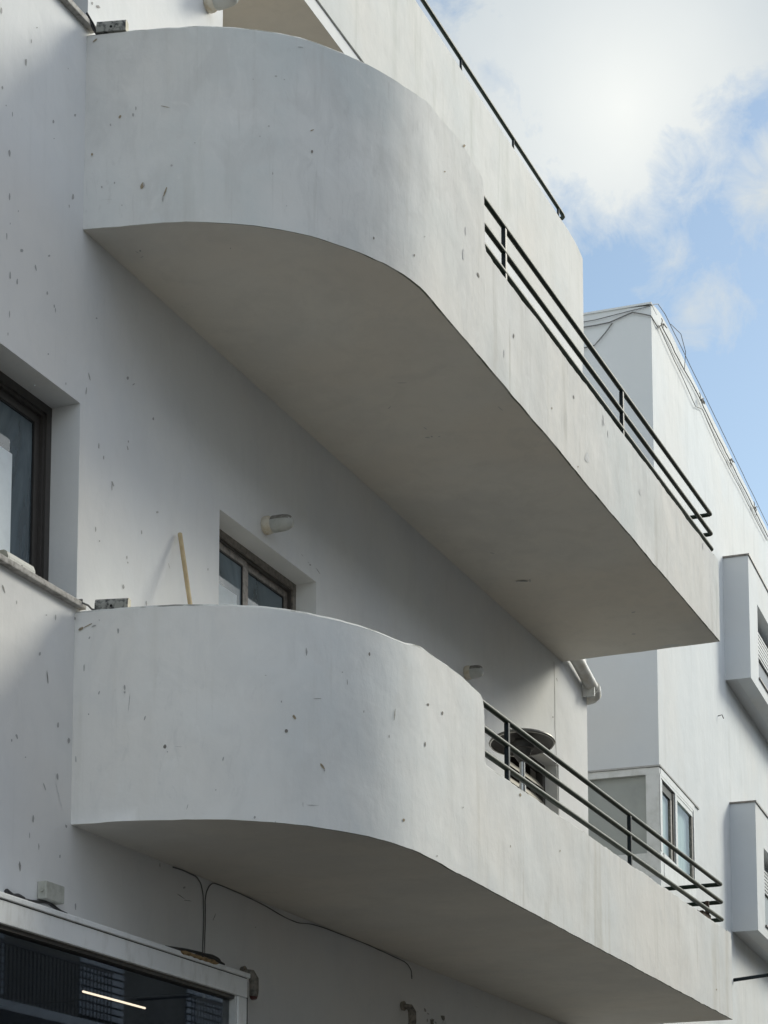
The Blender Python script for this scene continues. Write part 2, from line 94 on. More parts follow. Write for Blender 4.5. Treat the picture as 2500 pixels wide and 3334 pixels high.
BAL_LOW=[[(0.06,4.773),(0.059,4.76),(0.057,4.755),(0.055,4.759),(0.054,4.783),(0.056,4.792),(0.059,4.789)],[(0.142,4.637),(0.14,4.631),(0.136,4.632),(0.134,4.638),(0.138,4.645),(0.141,4.649),(0.144,4.647)],[(0.276,4.657),(0.274,4.643),(0.27,4.646),(0.267,4.653),(0.266,4.663),(0.27,4.672),(0.274,4.668)],[(0.276,4.633),(0.275,4.628),(0.271,4.627),(0.268,4.632),(0.266,4.636),(0.271,4.639),(0.276,4.638)],[(0.381,4.493),(0.377,4.486),(0.374,4.485),(0.373,4.491),(0.376,4.502),(0.381,4.509),(0.383,4.505)],[(0.489,4.348),(0.485,4.341),(0.481,4.338),(0.472,4.345),(0.474,4.354),(0.481,4.361),(0.486,4.357)],[(0.027,4.308),(0.027,4.297),(0.023,4.297),(0.021,4.304),(0.021,4.319),(0.022,4.329),(0.025,4.325)],[(0.769,4.287),(0.766,4.277),(0.763,4.276),(0.761,4.284),(0.764,4.292),(0.767,4.297),(0.77,4.295)],[(1.126,4.527),(1.131,4.518),(1.126,4.511),(1.118,4.516),(1.111,4.524),(1.112,4.532),(1.118,4.535)],[(1.088,4.451),(1.087,4.443),(1.076,4.439),(1.071,4.445),(1.071,4.451),(1.076,4.458),(1.084,4.457)],[(1.286,4.3),(1.295,4.287),(1.292,4.281),(1.279,4.289),(1.269,4.298),(1.266,4.309),(1.275,4.309)],[(1.296,4.282),(1.296,4.276),(1.294,4.271),(1.289,4.274),(1.287,4.281),(1.288,4.287),(1.291,4.287)],[(1.585,4.933),(1.584,4.925),(1.578,4.921),(1.573,4.928),(1.573,4.933),(1.577,4.941),(1.583,4.94)],[(1.191,4.867),(1.187,4.846),(1.184,4.846),(1.181,4.86),(1.18,4.873),(1.183,4.889),(1.188,4.878)],[(0.928,4.004),(0.926,3.998),(0.92,3.996),(0.917,4.001),(0.918,4.005),(0.921,4.01),(0.926,4.009)],[(0.734,4.13),(0.733,4.128),(0.731,4.127),(0.729,4.129),(0.729,4.132),(0.731,4.134),(0.734,4.134)],[(1.543,4.622),(1.541,4.617),(1.536,4.617),(1.535,4.62),(1.537,4.626),(1.541,4.63),(1.543,4.629)],[(0.12,3.228),(0.119,3.224),(0.117,3.225),(0.115,3.227),(0.116,3.23),(0.117,3.235),(0.119,3.234)],[(0.297,4.572),(0.295,4.549),(0.291,4.525),(0.294,4.565),(0.297,4.607),(0.3,4.631),(0.3,4.607)],[(1.272,4.64),(1.268,4.638),(1.241,4.633),(1.222,4.631),(1.23,4.634),(1.238,4.636),(1.268,4.641)],[(1.264,4.096),(1.246,4.093),(1.216,4.089),(1.186,4.088),(1.195,4.089),(1.218,4.093),(1.251,4.095)],[(1.172,4.09),(1.172,4.074),(1.171,4.074),(1.17,4.083),(1.169,4.095),(1.17,4.099),(1.172,4.099)],[(0.497,4.322),(0.495,4.32),(0.492,4.319),(0.49,4.322),(0.491,4.324),(0.493,4.326),(0.495,4.326)],[(1.029,3.986),(1.029,3.984),(1.025,3.984),(1.023,3.985),(1.023,3.988),(1.025,3.989),(1.029,3.989)],[(0.566,4.346),(0.559,4.345),(0.542,4.346),(0.529,4.347),(0.53,4.347),(0.538,4.348),(0.554,4.347)],[(1.055,4.594),(1.054,4.59),(1.051,4.588),(1.049,4.592),(1.049,4.596),(1.051,4.598),(1.054,4.599)],[(0.09,4.534),(0.089,4.531),(0.086,4.531),(0.084,4.532),(0.083,4.536),(0.086,4.539),(0.088,4.539)],[(1.434,4.753),(1.433,4.745),(1.431,4.737),(1.428,4.748),(1.429,4.763),(1.43,4.77),(1.432,4.766)],[(0.977,4.719),(0.974,4.718),(0.97,4.717),(0.967,4.718),(0.966,4.719),(0.97,4.72),(0.976,4.72)],[(1.405,4.801),(1.403,4.797),(1.399,4.797),(1.396,4.796),(1.396,4.8),(1.399,4.802),(1.402,4.802)],[(0.596,4.044),(0.592,4.035),(0.59,4.031),(0.592,4.041),(0.595,4.052),(0.598,4.059),(0.599,4.057)],[(2.165,4.815),(2.165,4.81),(2.157,4.803),(2.142,4.803),(2.134,4.807),(2.14,4.813),(2.155,4.818)],[(2.365,4.822),(2.359,4.81),(2.348,4.805),(2.339,4.808),(2.344,4.82),(2.35,4.827),(2.359,4.826)],[(2.115,4.584),(2.11,4.572),(2.102,4.566),(2.097,4.575),(2.097,4.586),(2.103,4.594),(2.11,4.595)],[(3.631,4.664),(3.629,4.655),(3.611,4.647),(3.594,4.65),(3.594,4.658),(3.61,4.669),(3.621,4.668)],[(1.873,4.126),(1.87,4.118),(1.857,4.113),(1.852,4.116),(1.851,4.126),(1.857,4.129),(1.867,4.131)],[(2.664,4.368),(2.659,4.364),(2.649,4.36),(2.643,4.36),(2.644,4.366),(2.649,4.369),(2.658,4.37)],[(3.43,4.311),(3.426,4.301),(3.421,4.3),(3.417,4.303),(3.418,4.309),(3.422,4.316),(3.427,4.315)],[(1.734,4.535),(1.733,4.527),(1.728,4.525),(1.725,4.53),(1.726,4.539),(1.729,4.542),(1.732,4.541)],[(1.78,4.657),(1.773,4.63),(1.77,4.625),(1.771,4.643),(1.777,4.679),(1.782,4.695),(1.783,4.686)],[(2.279,4.017),(2.273,4.012),(2.265,4.011),(2.252,4.01),(2.255,4.014),(2.261,4.018),(2.273,4.02)],[(4.353,4.472),(4.351,4.466),(4.344,4.465),(4.336,4.466),(4.338,4.471),(4.343,4.476),(4.353,4.478)],[(8.263,4.158),(8.261,4.152),(8.24,4.146),(8.228,4.149),(8.231,4.155),(8.238,4.161),(8.263,4.162)],[(0.069,4.986),(0.056,4.981),(0.046,4.979),(0.06,4.987),(0.081,4.996),(0.094,5.0),(0.093,4.996)],[(0.049,4.98),(0.046,4.973),(0.034,4.968),(0.025,4.967),(0.022,4.973),(0.03,4.981),(0.044,4.985)],[(0.116,4.988),(0.112,4.983),(0.103,4.98),(0.093,4.979),(0.092,4.982),(0.099,4.988),(0.111,4.99)],[(0.086,4.925),(0.083,4.92),(0.079,4.919),(0.077,4.923),(0.08,4.93),(0.083,4.932),(0.087,4.931)],[(0.009,5.031),(0.007,5.025),(0.003,5.024),(-0.003,5.028),(-0.003,5.035),(0.001,5.039),(0.005,5.038)],[(0.238,4.95),(0.236,4.938),(0.231,4.934),(0.229,4.944),(0.227,4.955),(0.231,4.963),(0.236,4.958)],[(0.134,5.012),(0.133,5.008),(0.131,5.009),(0.13,5.011),(0.129,5.014),(0.131,5.016),(0.134,5.015)]]
SOF=[[(10.926,4.511),(10.924,4.526),(10.915,4.551),(10.904,4.57),(10.902,4.565),(10.909,4.545),(10.92,4.52)],[(11.711,4.679),(11.71,4.691),(11.704,4.698),(11.692,4.708),(11.685,4.705),(11.691,4.695),(11.698,4.686)],[(11.7,4.659),(11.706,4.663),(11.707,4.669),(11.697,4.671),(11.69,4.67),(11.686,4.661),(11.69,4.659)],[(11.713,4.614),(11.718,4.616),(11.716,4.625),(11.712,4.628),(11.707,4.626),(11.705,4.619),(11.708,4.616)],[(14.416,4.968),(14.421,4.991),(14.405,5.024),(14.388,5.043),(14.378,5.036),(14.376,5.005),(14.392,4.983)],[(14.401,4.948),(14.439,4.962),(14.439,4.967),(14.412,4.961),(14.38,4.949),(14.37,4.943),(14.376,4.941)],[(14.393,5.041),(14.397,5.05),(14.395,5.056),(14.389,5.061),(14.38,5.058),(14.378,5.053),(14.381,5.042)],[(15.401,4.424),(15.409,4.432),(15.416,4.45),(15.411,4.457),(15.399,4.458),(15.393,4.447),(15.393,4.429)],[(13.772,5.003),(13.772,5.01),(13.757,5.022),(13.744,5.03),(13.737,5.029),(13.746,5.016),(13.762,5.006)],[(11.586,4.652),(11.58,4.655),(11.566,4.659),(11.55,4.659),(11.544,4.658),(11.553,4.654),(11.573,4.651)],[(11.182,4.726),(11.192,4.732),(11.204,4.745),(11.212,4.755),(11.213,4.76),(11.201,4.749),(11.184,4.731)],[(11.518,4.123),(11.509,4.125),(11.481,4.129),(11.45,4.132),(11.442,4.13),(11.467,4.126),(11.5,4.123)],[(15.923,4.575),(15.928,4.586),(15.925,4.599),(15.915,4.608),(15.905,4.603),(15.903,4.594),(15.911,4.578)],[(8.947,5.187),(8.954,5.194),(8.953,5.198),(8.948,5.199),(8.939,5.195),(8.935,5.188),(8.938,5.186)],[(9.107,4.747),(9.113,4.751),(9.114,4.755),(9.109,4.753),(9.104,4.752),(9.1,4.747),(9.102,4.745)],[(8.97,5.209),(8.962,5.213),(8.948,5.219),(8.94,5.219),(8.942,5.216),(8.949,5.213),(8.963,5.209)],[(9.0,5.205),(9.003,5.207),(9.008,5.218),(9.01,5.228),(9.007,5.226),(9.002,5.216),(8.999,5.208)]]
C1=[(9.673,3.978),(9.8,3.982),(9.933,3.977),(9.991,3.949),(10.017,3.895),(10.026,3.811),(10.022,3.674),(10.018,3.557)]
C2=[(13.035,3.868),(13.024,3.926),(12.964,3.959),(12.899,3.969),(12.643,3.975),(12.286,3.983),(11.945,3.982),(11.573,3.978),(11.395,3.966),(11.221,3.943),(11.051,3.944),(10.803,3.969),(10.565,3.978),(10.372,3.983),(10.138,3.982),(10.091,3.954),(10.056,3.911),(10.043,3.857),(10.048,3.815),(10.044,3.677),(10.043,3.558)]
C3=[(8.089,3.538),(8.122,3.537),(8.187,3.532),(8.292,3.538),(8.426,3.559),(8.486,3.552),(8.55,3.537),(8.607,3.532)]
C4=[(8.078,3.548),(8.135,3.532),(8.174,3.542),(8.226,3.535)]
C5=[(9.744,3.5),(9.823,3.521),(9.929,3.53),(10.008,3.522),(10.037,3.502)]
C6=[(9.727,3.49),(9.806,3.508),(9.911,3.513),(9.965,3.505)]
FOAM=[(9.345,3.514),(9.442,3.523),(9.574,3.532),(9.709,3.531),(9.812,3.524),(9.82,3.505),(9.71,3.498),(9.575,3.499),(9.443,3.501)]
# ------------------------------------------------------------------ materials
def newmat(name):
    m = bpy.data.materials.new(name); m.use_nodes = True; t = m.node_tree; t.nodes.clear()
    o = t.nodes.new('ShaderNodeOutputMaterial'); p = t.nodes.new('ShaderNodeBsdfPrincipled')
    t.links.new(p.outputs[0], o.inputs[0]); return m, t, p
class NB:
    def __init__(s, t): s.t = t; s.geo = t.nodes.new('ShaderNodeNewGeometry').outputs['Position']
    def noise(s, scale, detail=5, rough=.55, st=(1, 1, 1), off=(0, 0, 0), dist=0):
        m = s.t.nodes.new('ShaderNodeMapping'); m.inputs['Scale'].default_value = st; m.inputs['Location'].default_value = off
        s.t.links.new(s.geo, m.inputs['Vector']); n = s.t.nodes.new('ShaderNodeTexNoise')
        n.inputs['Scale'].default_value = scale; n.inputs['Detail'].default_value = detail
        n.inputs['Roughness'].default_value = rough; n.inputs['Distortion'].default_value = dist
        s.t.links.new(m.outputs[0], n.inputs['Vector']); return n.outputs['Fac']
    def voro(s, scale, st=(1, 1, 1), off=(0, 0, 0)):
        m = s.t.nodes.new('ShaderNodeMapping'); m.inputs['Scale'].default_value = st; m.inputs['Location'].default_value = off
        s.t.links.new(s.geo, m.inputs['Vector']); n = s.t.nodes.new('ShaderNodeTexVoronoi'); n.inputs['Scale'].default_value = scale
        s.t.links.new(m.outputs[0], n.inputs['Vector']); return n.outputs['Distance'], n.outputs['Color']
    def ramp(s, v, a, b, lo=0., hi=1.):
        n = s.t.nodes.new('ShaderNodeMapRange'); n.clamp = True; n.interpolation_type = 'SMOOTHSTEP'
        s.t.links.new(v, n.inputs[0]); n.inputs[1].default_value = a; n.inputs[2].default_value = b
        n.inputs[3].default_value = lo; n.inputs[4].default_value = hi; return n.outputs[0]
    def math(s, op, a, b):
        n = s.t.nodes.new('ShaderNodeMath'); n.operation = op
        for i, x in enumerate((a, b)):
            if isinstance(x, (int, float)): n.inputs[i].default_value = x
            else: s.t.links.new(x, n.inputs[i])
        return n.outputs[0]
    def mix(s, f, a, b, mode='MIX'):
        n = s.t.nodes.new('ShaderNodeMix'); n.data_type = 'RGBA'; n.blend_type = mode
        if isinstance(f, (int, float)): n.inputs['Factor'].default_value = f
        else: s.t.links.new(f, n.inputs['Factor'])
        for k, x in (('A', a), ('B', b)):
            if isinstance(x, tuple): n.inputs[k].default_value = (*x, 1)
            else: s.t.links.new(x, n.inputs[k])
        return n.outputs['Result']
    def bump(s, h, strength, dist, prev=None):
        n = s.t.nodes.new('ShaderNodeBump'); n.inputs['Strength'].default_value = strength; n.inputs['Distance'].default_value = dist
        s.t.links.new(h, n.inputs['Height'])
        if prev is not None: s.t.links.new(prev, n.inputs['Normal'])
        return n.outputs[0]

def plaster(name, base, patch, streak=.0, mottle=.3, specks=0., bump=1., streak_col=(.42, .41, .37), off=0, xr=None):
    m, t, p = newmat(name); b = NB(t); o = (off, off*1.7, off*.6)
    col = b.mix(b.ramp(b.noise(1.1, 6, .6, off=o), .38, .64), base, patch)
    warm = tuple(x*y for x, y in zip(base, (1.0, .965, .93)))
    col = b.mix(b.ramp(b.noise(.55, 4, .5, off=(o[0]+9, 2, 1)), .42, .66, 0, .8), col, warm)
    # trowel blotches
    col = b.mix(b.ramp(b.noise(4.2, 7, .62, st=(1, 1, .7), off=o, dist=.8), .45, .68, 0, mottle), col, tuple(x*.84 for x in base))
    col = b.mix(b.ramp(b.noise(9, 6, .6, st=(1, 1, .55), off=(1, o[0], 3), dist=1.2), .55, .72, 0, mottle*.7), col, tuple(min(.86, x*1.08) for x in base))
    # fine wisps left by repainting and washing
    w_ = b.ramp(b.noise(20, 6, .65, st=(1, 1, .28), off=(off, 2, 5), dist=1.6), .56, .72, 0, mottle*.75)
    col = b.mix(b.math('MULTIPLY', w_, b.ramp(b.noise(1.3, 3, .5, off=(4, off, 1)), .42, .6)), col, tuple(x*.72 for x in base))
    if streak:
        for k, (sx, sz, lo, hi, am) in enumerate(((5, .35, .50, .74, 1.), (16, .8, .55, .76, .9), (38, 1.6, .60, .74, .8))):
            s = b.ramp(b.noise(1, 5, .6, st=(sx, sx, sz), off=(k*3.1+off, 0, 0), dist=.25), lo, hi, 0, streak*am)
            s = b.math('MULTIPLY', s, b.ramp(b.noise(1.6, 3, .5, off=(k*5, off, 2)), .38, .6))
            if xr:                                         # rain runs gather on the exposed straight stretch
                sx_ = t.nodes.new('ShaderNodeSeparateXYZ'); t.links.new(b.geo, sx_.inputs[0]); s = b.math('MULTIPLY', s, b.ramp(sx_.outputs[0], xr[0], xr[1], .35, 1))
            col = b.mix(s, col, streak_col)
    if specks:
        for k, (sc_, st, r0) in enumerate(((5.5, (1, 1, .42), .055), (11, (1, 1, .35), .05))):
            d, c = b.voro(sc_, st, (k*2.3+off, .4, .7))
            sep = t.nodes.new('ShaderNodeSeparateColor'); t.links.new(c, sep.inputs[0])
            pick = b.ramp(sep.outputs[0], 1-specks, 1-specks+.03)
            spot = b.math('MULTIPLY', b.ramp(d, r0, r0*.5, 0, .75), pick)
            col = b.mix(spot, col, (.34, .33, .32))
    t.links.new(col, p.inputs['Base Color']); p.inputs['Roughness'].default_value = .82
    p.inputs['Specular IOR Level'].default_value = .25
    n1 = b.bump(b.noise(2.2, 5, .5, off=o), .32*bump, .05)
    n2 = b.bump(b.noise(9, 4, .5, st=(1, 1, .45), off=o, dist=1.5), .16*bump, .010, n1)
    n3 = b.bump(b.noise(150, 3, .6), .16*bump, .0025, n2)
    t.links.new(n3, p.inputs['Normal']); return m
def simple(name, col, rough=.5, metal=0., spec=.5, var=.15, scale=20, bump=.0, dirt=None, st=(1, 1, 1), lo=.4, hi=.7):
    m, t, p = newmat(name); b = NB(t)
    c = b.mix(b.ramp(b.noise(scale, 5, .6, st=st), lo, hi), col, dirt if dirt else tuple(x*(1-var) for x in col))
    t.links.new(c, p.inputs['Base Color']); p.inputs['Roughness'].default_value = rough; p.inputs['Metallic'].default_value = metal; p.inputs['Specular IOR Level'].default_value = spec
    if bump: t.links.new(b.bump(b.noise(scale*2, 4, .6), bump, .004), p.inputs['Normal'])
    return m
def glass(name, tint=(.5, .56, .58), haze=0., hazecol=(.3, .35, .38), ior=1.5):
    m = bpy.data.materials.new(name); m.use_nodes = True; t = m.node_tree; t.nodes.clear()
    o = t.nodes.new('ShaderNodeOutputMaterial'); tr = t.nodes.new('ShaderNodeBsdfTransparent'); tr.inputs[0].default_value = (*tint, 1)
    g = t.nodes.new('ShaderNodeBsdfGlossy'); g.inputs['Roughness'].default_value = .015; g.inputs[0].default_value = (.9, .95, 1, 1)
    f = t.nodes.new('ShaderNodeFresnel'); f.inputs[0].default_value = ior
    mx = t.nodes.new('ShaderNodeMixShader'); t.links.new(f.outputs[0], mx.inputs[0]); t.links.new(tr.outputs[0], mx.inputs[1]); t.links.new(g.outputs[0], mx.inputs[2])
    out = mx.outputs[0]
    if haze:                                               # diffuse haze that paints a pale reflection onto the pane
        b = NB(t); d = t.nodes.new('ShaderNodeBsdfDiffuse'); d.inputs[0].default_value = (*hazecol, 1)
        m2 = t.nodes.new('ShaderNodeMixShader')
        t.links.new(b.ramp(b.noise(1.8, 5, .6, st=(1, 1, .35), dist=.8), .35, .8, .22, haze), m2.inputs[0])
        t.links.new(out, m2.inputs[1]); t.links.new(d.outputs[0], m2.inputs[2]); out = m2.outputs[0]
    t.links.new(out, o.inputs[0]); return m

M = {}
M['wall'] = plaster('white_wall_plaster', (.76, .765, .755), (.72, .73, .735), .06, .18, 0, .7)
M['upper'] = plaster('upper_wall_plaster', (.70, .69, .655), (.63, .64, .62), .62, .38, 0, .7, (.48, .49, .44), 4)
M['bal_mid'] = plaster('balcony_plaster_mid', (.69, .69, .67), (.60, .625, .615), .85, .55, 0, .8, (.45, .44, .40), 2.6, (9.8, 11.2))
M['bal_low'] = plaster('balcony_plaster_low', (.77, .77, .75), (.70, .72, .715), .58, .36, 0, .8, (.54, .52, .46), 7, (9.8, 11.2))
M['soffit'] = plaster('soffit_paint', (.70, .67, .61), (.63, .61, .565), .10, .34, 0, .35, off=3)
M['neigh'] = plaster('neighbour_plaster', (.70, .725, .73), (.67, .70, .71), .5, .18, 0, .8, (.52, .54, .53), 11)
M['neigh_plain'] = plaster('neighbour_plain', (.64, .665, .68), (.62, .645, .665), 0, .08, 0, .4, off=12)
M['grime_top'] = simple('weathered_edge', (.60, .60, .57), .9, scale=7, dirt=(.24, .24, .21), lo=.46, hi=.62)
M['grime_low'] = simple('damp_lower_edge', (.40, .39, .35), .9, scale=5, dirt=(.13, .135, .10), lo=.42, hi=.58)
M['chip'] = simple('chipped_plaster', (.17, .16, .145), .9, scale=60, dirt=(.27, .25, .22))
M['chip_tan'] = simple('tan_chip', (.34, .28, .19), .9, scale=60, dirt=(.20, .165, .12))
M['crack'] = simple('crack_line', (.42, .415, .40), .9)
M['chip_soft'] = simple('shallow_chip', (.28, .27, .25), .9, scale=50, dirt=(.40, .39, .37))
M['smudge'] = simple('smudged_plaster', (.56, .56, .54), .9, scale=45, dirt=(.68, .68, .67), lo=.35, hi=.6)
M['green'] = simple('green_paint', (.009, .020, .013), .5, spec=.18, scale=14, dirt=(.026, .033, .024), st=(1, 1, 1), lo=.5, hi=.7)
M['greenpost'] = simple('dark_post_paint', (.010, .017, .022), .5, spec=.2)
M['frame'] = simple('taupe_aluminium', (.25, .22, .19), .42, .2, scale=30, dirt=(.12, .11, .10))
M['frame_dark'] = simple('dark_aluminium', (.075, .068, .062), .4, .3, scale=30)
M['gasket'] = simple('gasket', (.012, .013, .013), .6)
M['white_frame'] = simple('white_aluminium', (.66, .67, .66), .4, 0, scale=9, dirt=(.56, .57, .55))
M['shop_frame'] = simple('dusty_white_metal', (.82, .83, .82), .4, 0, scale=5, dirt=(.60, .60, .57), st=(2, 2, .7), bump=.05, lo=.48, hi=.78)
M['pale'] = simple('pale_reflection', (.80, .86, .88), .7, var=.05)  # light colour painting in a bright window reflection
M['curtain'] = simple('curtain', (.80, .85, .79), .9, scale=6, dirt=(.62, .68, .63), st=(3, 3, .15))
M['curtain_in'] = simple('net_curtain', (.55, .57, .57), .9, var=.1)
M['stone'] = simple('sill_stone', (.42, .40, .37), .75, scale=25, dirt=(.20, .19, .17), bump=.3)
M['lampbase'] = simple('lamp_base', (.58, .54, .46), .55, scale=40, dirt=(.48, .40, .28))
M['globe'] = simple('dusty_globe', (.42, .425, .40), .3, scale=30, dirt=(.34, .34, .31), lo=.45, hi=.75)
M['globe_dirt'] = simple('settled_dust', (.17, .16, .145), .9, scale=50, dirt=(.26, .25, .23))
M['wood'] = simple('pale_wood', (.48, .38, .22), .6, scale=18, dirt=(.38, .28, .15), st=(1, 1, .3))
M['block'] = simple('weathered_plastic', (.30, .30, .27), .8, scale=28, dirt=(.05, .052, .05), lo=.42, hi=.62)
M['block_white'] = simple('soiled_white_plastic', (.62, .61, .55), .7, scale=60, dirt=(.40, .38, .33), lo=.55, hi=.75)
M['blockend'] = simple('block_end', (.50, .47, .38), .8, scale=28, dirt=(.35, .32, .25))
M['hole'] = simple('dark_hole', (.01, .01, .01), .9)
M['cable'] = simple('black_cable', (.035, .034, .033), .6)
M['cable_thin'] = simple('painted_cable', (.10, .095, .09), .7, scale=6, dirt=(.30, .29, .27))
M['cable_grey'] = simple('grey_cable', (.17, .165, .155), .7)
M['foam'] = simple('brown_foam', (.34, .23, .11), .9, scale=40, dirt=(.14, .09, .045), bump=.6)
M['pvc'] = simple('pvc_pipe', (.62, .61, .58), .35, scale=12, dirt=(.50, .47, .41))
M['steel'] = simple('brushed_steel', (.50, .49, .46), .28, .9, scale=25)
M['dish'] = simple('dull_dish', (.20, .195, .175), .45, .5, scale=14, dirt=(.11, .10, .09))
M['burner'] = simple('burner', (.07, .065, .06), .6, .3)
M['slat'] = simple('tan_slat', (.38, .35, .28), .6, scale=12, dirt=(.28, .25, .20))
M['white_slat'] = simple('white_slat', (.62, .64, .64), .5)
M['rust'] = simple('rusty_metal', (.06, .045, .035), .9, scale=60, dirt=(.13, .08, .055), bump=.5)
M['red'] = simple('dark_red_lens', (.10, .015, .012), .3)
M['sensor'] = simple('grey_housing', (.26, .235, .20), .7, scale=30, dirt=(.11, .10, .09))
M['box'] = simple('beige_box', (.46, .46, .41), .6, scale=20, dirt=(.36, .36, .31))
M['dark_room'] = simple('room_paint', (.09, .085, .08), .9)
M['asphalt'] = simple('asphalt', (.05, .048, .045), .9, scale=8, dirt=(.045, .045, .045), bump=.4)
M['paving'] = simple('paving', (.09, .083, .072), .9, scale=3, dirt=(.07, .066, .06), bump=.3)
M['earth'] = simple('ground_cover', (.20, .185, .16), .95, scale=.5, dirt=(.16, .15, .13))
M['opp'] = simple('opposite_render', (.17, .17, .165), .9, scale=1, dirt=(.13, .13, .125))
M['opp_light'] = simple('opposite_light_panels', (.50, .54, .60), .8, scale=3, dirt=(.40, .43, .48))
M['opp_dark'] = simple('opposite_glass', (.03, .035, .04), .3)
M['opp_rail'] = simple('opposite_rail', (.05, .055, .07), .5)
M['glass'] = glass('window_glass', (.34, .39, .42), .8, (.27, .34, .38), 1.8)
M['shop_glass'] = glass('shop_glass', (.75, .80, .82), 0, ior=2.0)
M['side_glass'] = simple('frosted_side_glass', (.33, .35, .335), .35, scale=1.5, dirt=(.26, .28, .27))
M['neigh_glass'] = glass('neighbour_glass', (.90, .97, .94), 0, ior=1.14)
def emis(name, col, s):
    m = bpy.data.materials.new(name); m.use_nodes = True; t = m.node_tree; t.nodes.clear()
    o = t.nodes.new('ShaderNodeOutputMaterial'); e = t.nodes.new('ShaderNodeEmission'); e.inputs[0].default_value = (*col, 1); e.inputs[1].default_value = s
    t.links.new(e.outputs[0], o.inputs[0]); return m
M['tube'] = emis('lit_tube', (1, .80, .60), 1.0)

# ------------------------------------------------------------------ mesh helpers
class MB:
    def __init__(s): s.v = []; s.f = []; s.mi = []; s.mats = []; s.sm = []
    def m(s, mat):
        mat = M[mat]
        if mat not in s.mats: s.mats.append(mat)
        return s.mats.index(mat)
    def face(s, pts, mat, smooth=False):
        i = len(s.v); s.v += [tuple(p) for p in pts]; s.f.append(tuple(range(i, i+len(pts)))); s.mi.append(s.m(mat)); s.sm.append(smooth)
    def grid(s, rows, mat, smooth=True, closed_u=False, flip=False):
        i = len(s.v); n = len(rows[0])
        for r in rows: s.v += [tuple(p) for p in r]
        for a in range(len(rows)-1):
            for b in range(n if closed_u else n-1):
                c = (b+1) % n; q = (i+a*n+b, i+a*n+c, i+(a+1)*n+c, i+(a+1)*n+b)
                s.f.append(q[::-1] if flip else q); s.mi.append(s.m(mat)); s.sm.append(smooth)
    def box(s, x0, x1, y0, y1, z0, z1, mat, bev=0.):
        if x0 > x1: x0, x1 = x1, x0
        if y0 > y1: y0, y1 = y1, y0
        if z0 > z1: z0, z1 = z1, z0
        if bev:
            bm = bmesh.new(); bmesh.ops.create_cube(bm, size=1)
            for v in bm.verts: v.co = ((x0+x1)/2+v.co.x*(x1-x0), (y0+y1)/2+v.co.y*(y1-y0), (z0+z1)/2+v.co.z*(z1-z0))
            bmesh.ops.bevel(bm, geom=bm.edges[:], offset=bev, segments=2, affect='EDGES', profile=.5)
            s.bm(bm, mat); return
        p = [(x0, y0, z0), (x1, y0, z0), (x1, y1, z0), (x0, y1, z0), (x0, y0, z1), (x1, y0, z1), (x1, y1, z1), (x0, y1, z1)]
        i = len(s.v); s.v += p
        for f in ((0, 3, 2, 1), (4, 5, 6, 7), (0, 1, 5, 4), (1, 2, 6, 5), (2, 3, 7, 6), (3, 0, 4, 7)):
            s.f.append(tuple(i+k for k in f)); s.mi.append(s.m(mat)); s.sm.append(False)
    def bm(s, bm, mat, smooth=False):
        i = len(s.v); bm.verts.ensure_lookup_table(); bm.verts.index_update()
        s.v += [tuple(v.co) for v in bm.verts]
        for f in bm.faces: s.f.append(tuple(i+v.index for v in f.verts)); s.mi.append(s.m(mat)); s.sm.append(smooth)
        bm.free()
    def tube(s, pts, r, mat, n=10, caps=True):
        pts = [Vector(p) for p in pts]; rows = []
        up = Vector((0, 0, 1)); prev = None
        for i, p in enumerate(pts):
            d = (pts[min(i+1, len(pts)-1)]-pts[max(i-1, 0)]).normalized()
            if prev is None:
                a = up if abs(d.z) < .9 else Vector((1, 0, 0)); x = d.cross(a).normalized()
            else: x = (prev-d*prev.dot(d)).normalized()
            prev = x; y = d.cross(x); rr = r[i] if isinstance(r, (list, tuple)) else r
            rows.append([p+(x*math.cos(2*math.pi*k/n)+y*math.sin(2*math.pi*k/n))*rr for k in range(n)])
        s.grid(rows, mat, True, True, True)
        if caps: s.face(rows[0], mat); s.face(rows[-1][::-1], mat)
    def lathe(s, prof, o, axis, mat, n=24, smooth=True):   # prof: (distance along axis, radius)
        o = Vector(o); ax = Vector(axis).normalized(); a = Vector((0, 0, 1)) if abs(ax.z) < .9 else Vector((1, 0, 0))
        x = ax.cross(a).normalized(); y = ax.cross(x)
        rows = [[o+ax*h+(x*math.cos(2*math.pi*k/n)+y*math.sin(2*math.pi*k/n))*r for k in range(n)] for h, r in prof]
        s.grid(rows, mat, smooth, True, True)
    def build(s, name, parent=None, loc=None):
        me = bpy.data.meshes.new(name); me.from_pydata(s.v, [], s.f)
        for m in s.mats: me.materials.append(m)
        me.polygons.foreach_set('material_index', s.mi); me.polygons.foreach_set('use_smooth', s.sm); me.update()
        bm = bmesh.new(); bm.from_mesh(me)
        bmesh.ops.remove_doubles(bm, verts=bm.verts, dist=1e-5)
        for e in bm.edges:
            if len(e.link_faces) == 2 and e.calc_face_angle(0) > .6: e.smooth = False
        bm.to_mesh(me); bm.free()
        o = bpy.data.objects.new(name, me); C.objects.link(o)
        if parent is not None:
            o.parent = parent
            if parent.type == 'EMPTY' and parent.get('_base'): o.matrix_parent_inverse = Matrix.Translation(Vector(parent['_base'])).inverted()
        if loc: o.location = loc
        return o
def tag(o, label=None, cat=None, group=None, kind=None):
    if label: o['label'] = label
    if cat: o['category'] = cat
    if group: o['group'] = group
    if kind: o['kind'] = kind
    return o
def empty(name, loc=(0, 0, 0), rz=0):
    o = bpy.data.objects.new(name, None); C.objects.link(o); o.location = loc; o.rotation_euler = (0, 0, rz); o.empty_display_size = .2
    return o
def N(x, y=0., z=0.): return mnoise.noise(Vector((x, y, z)))
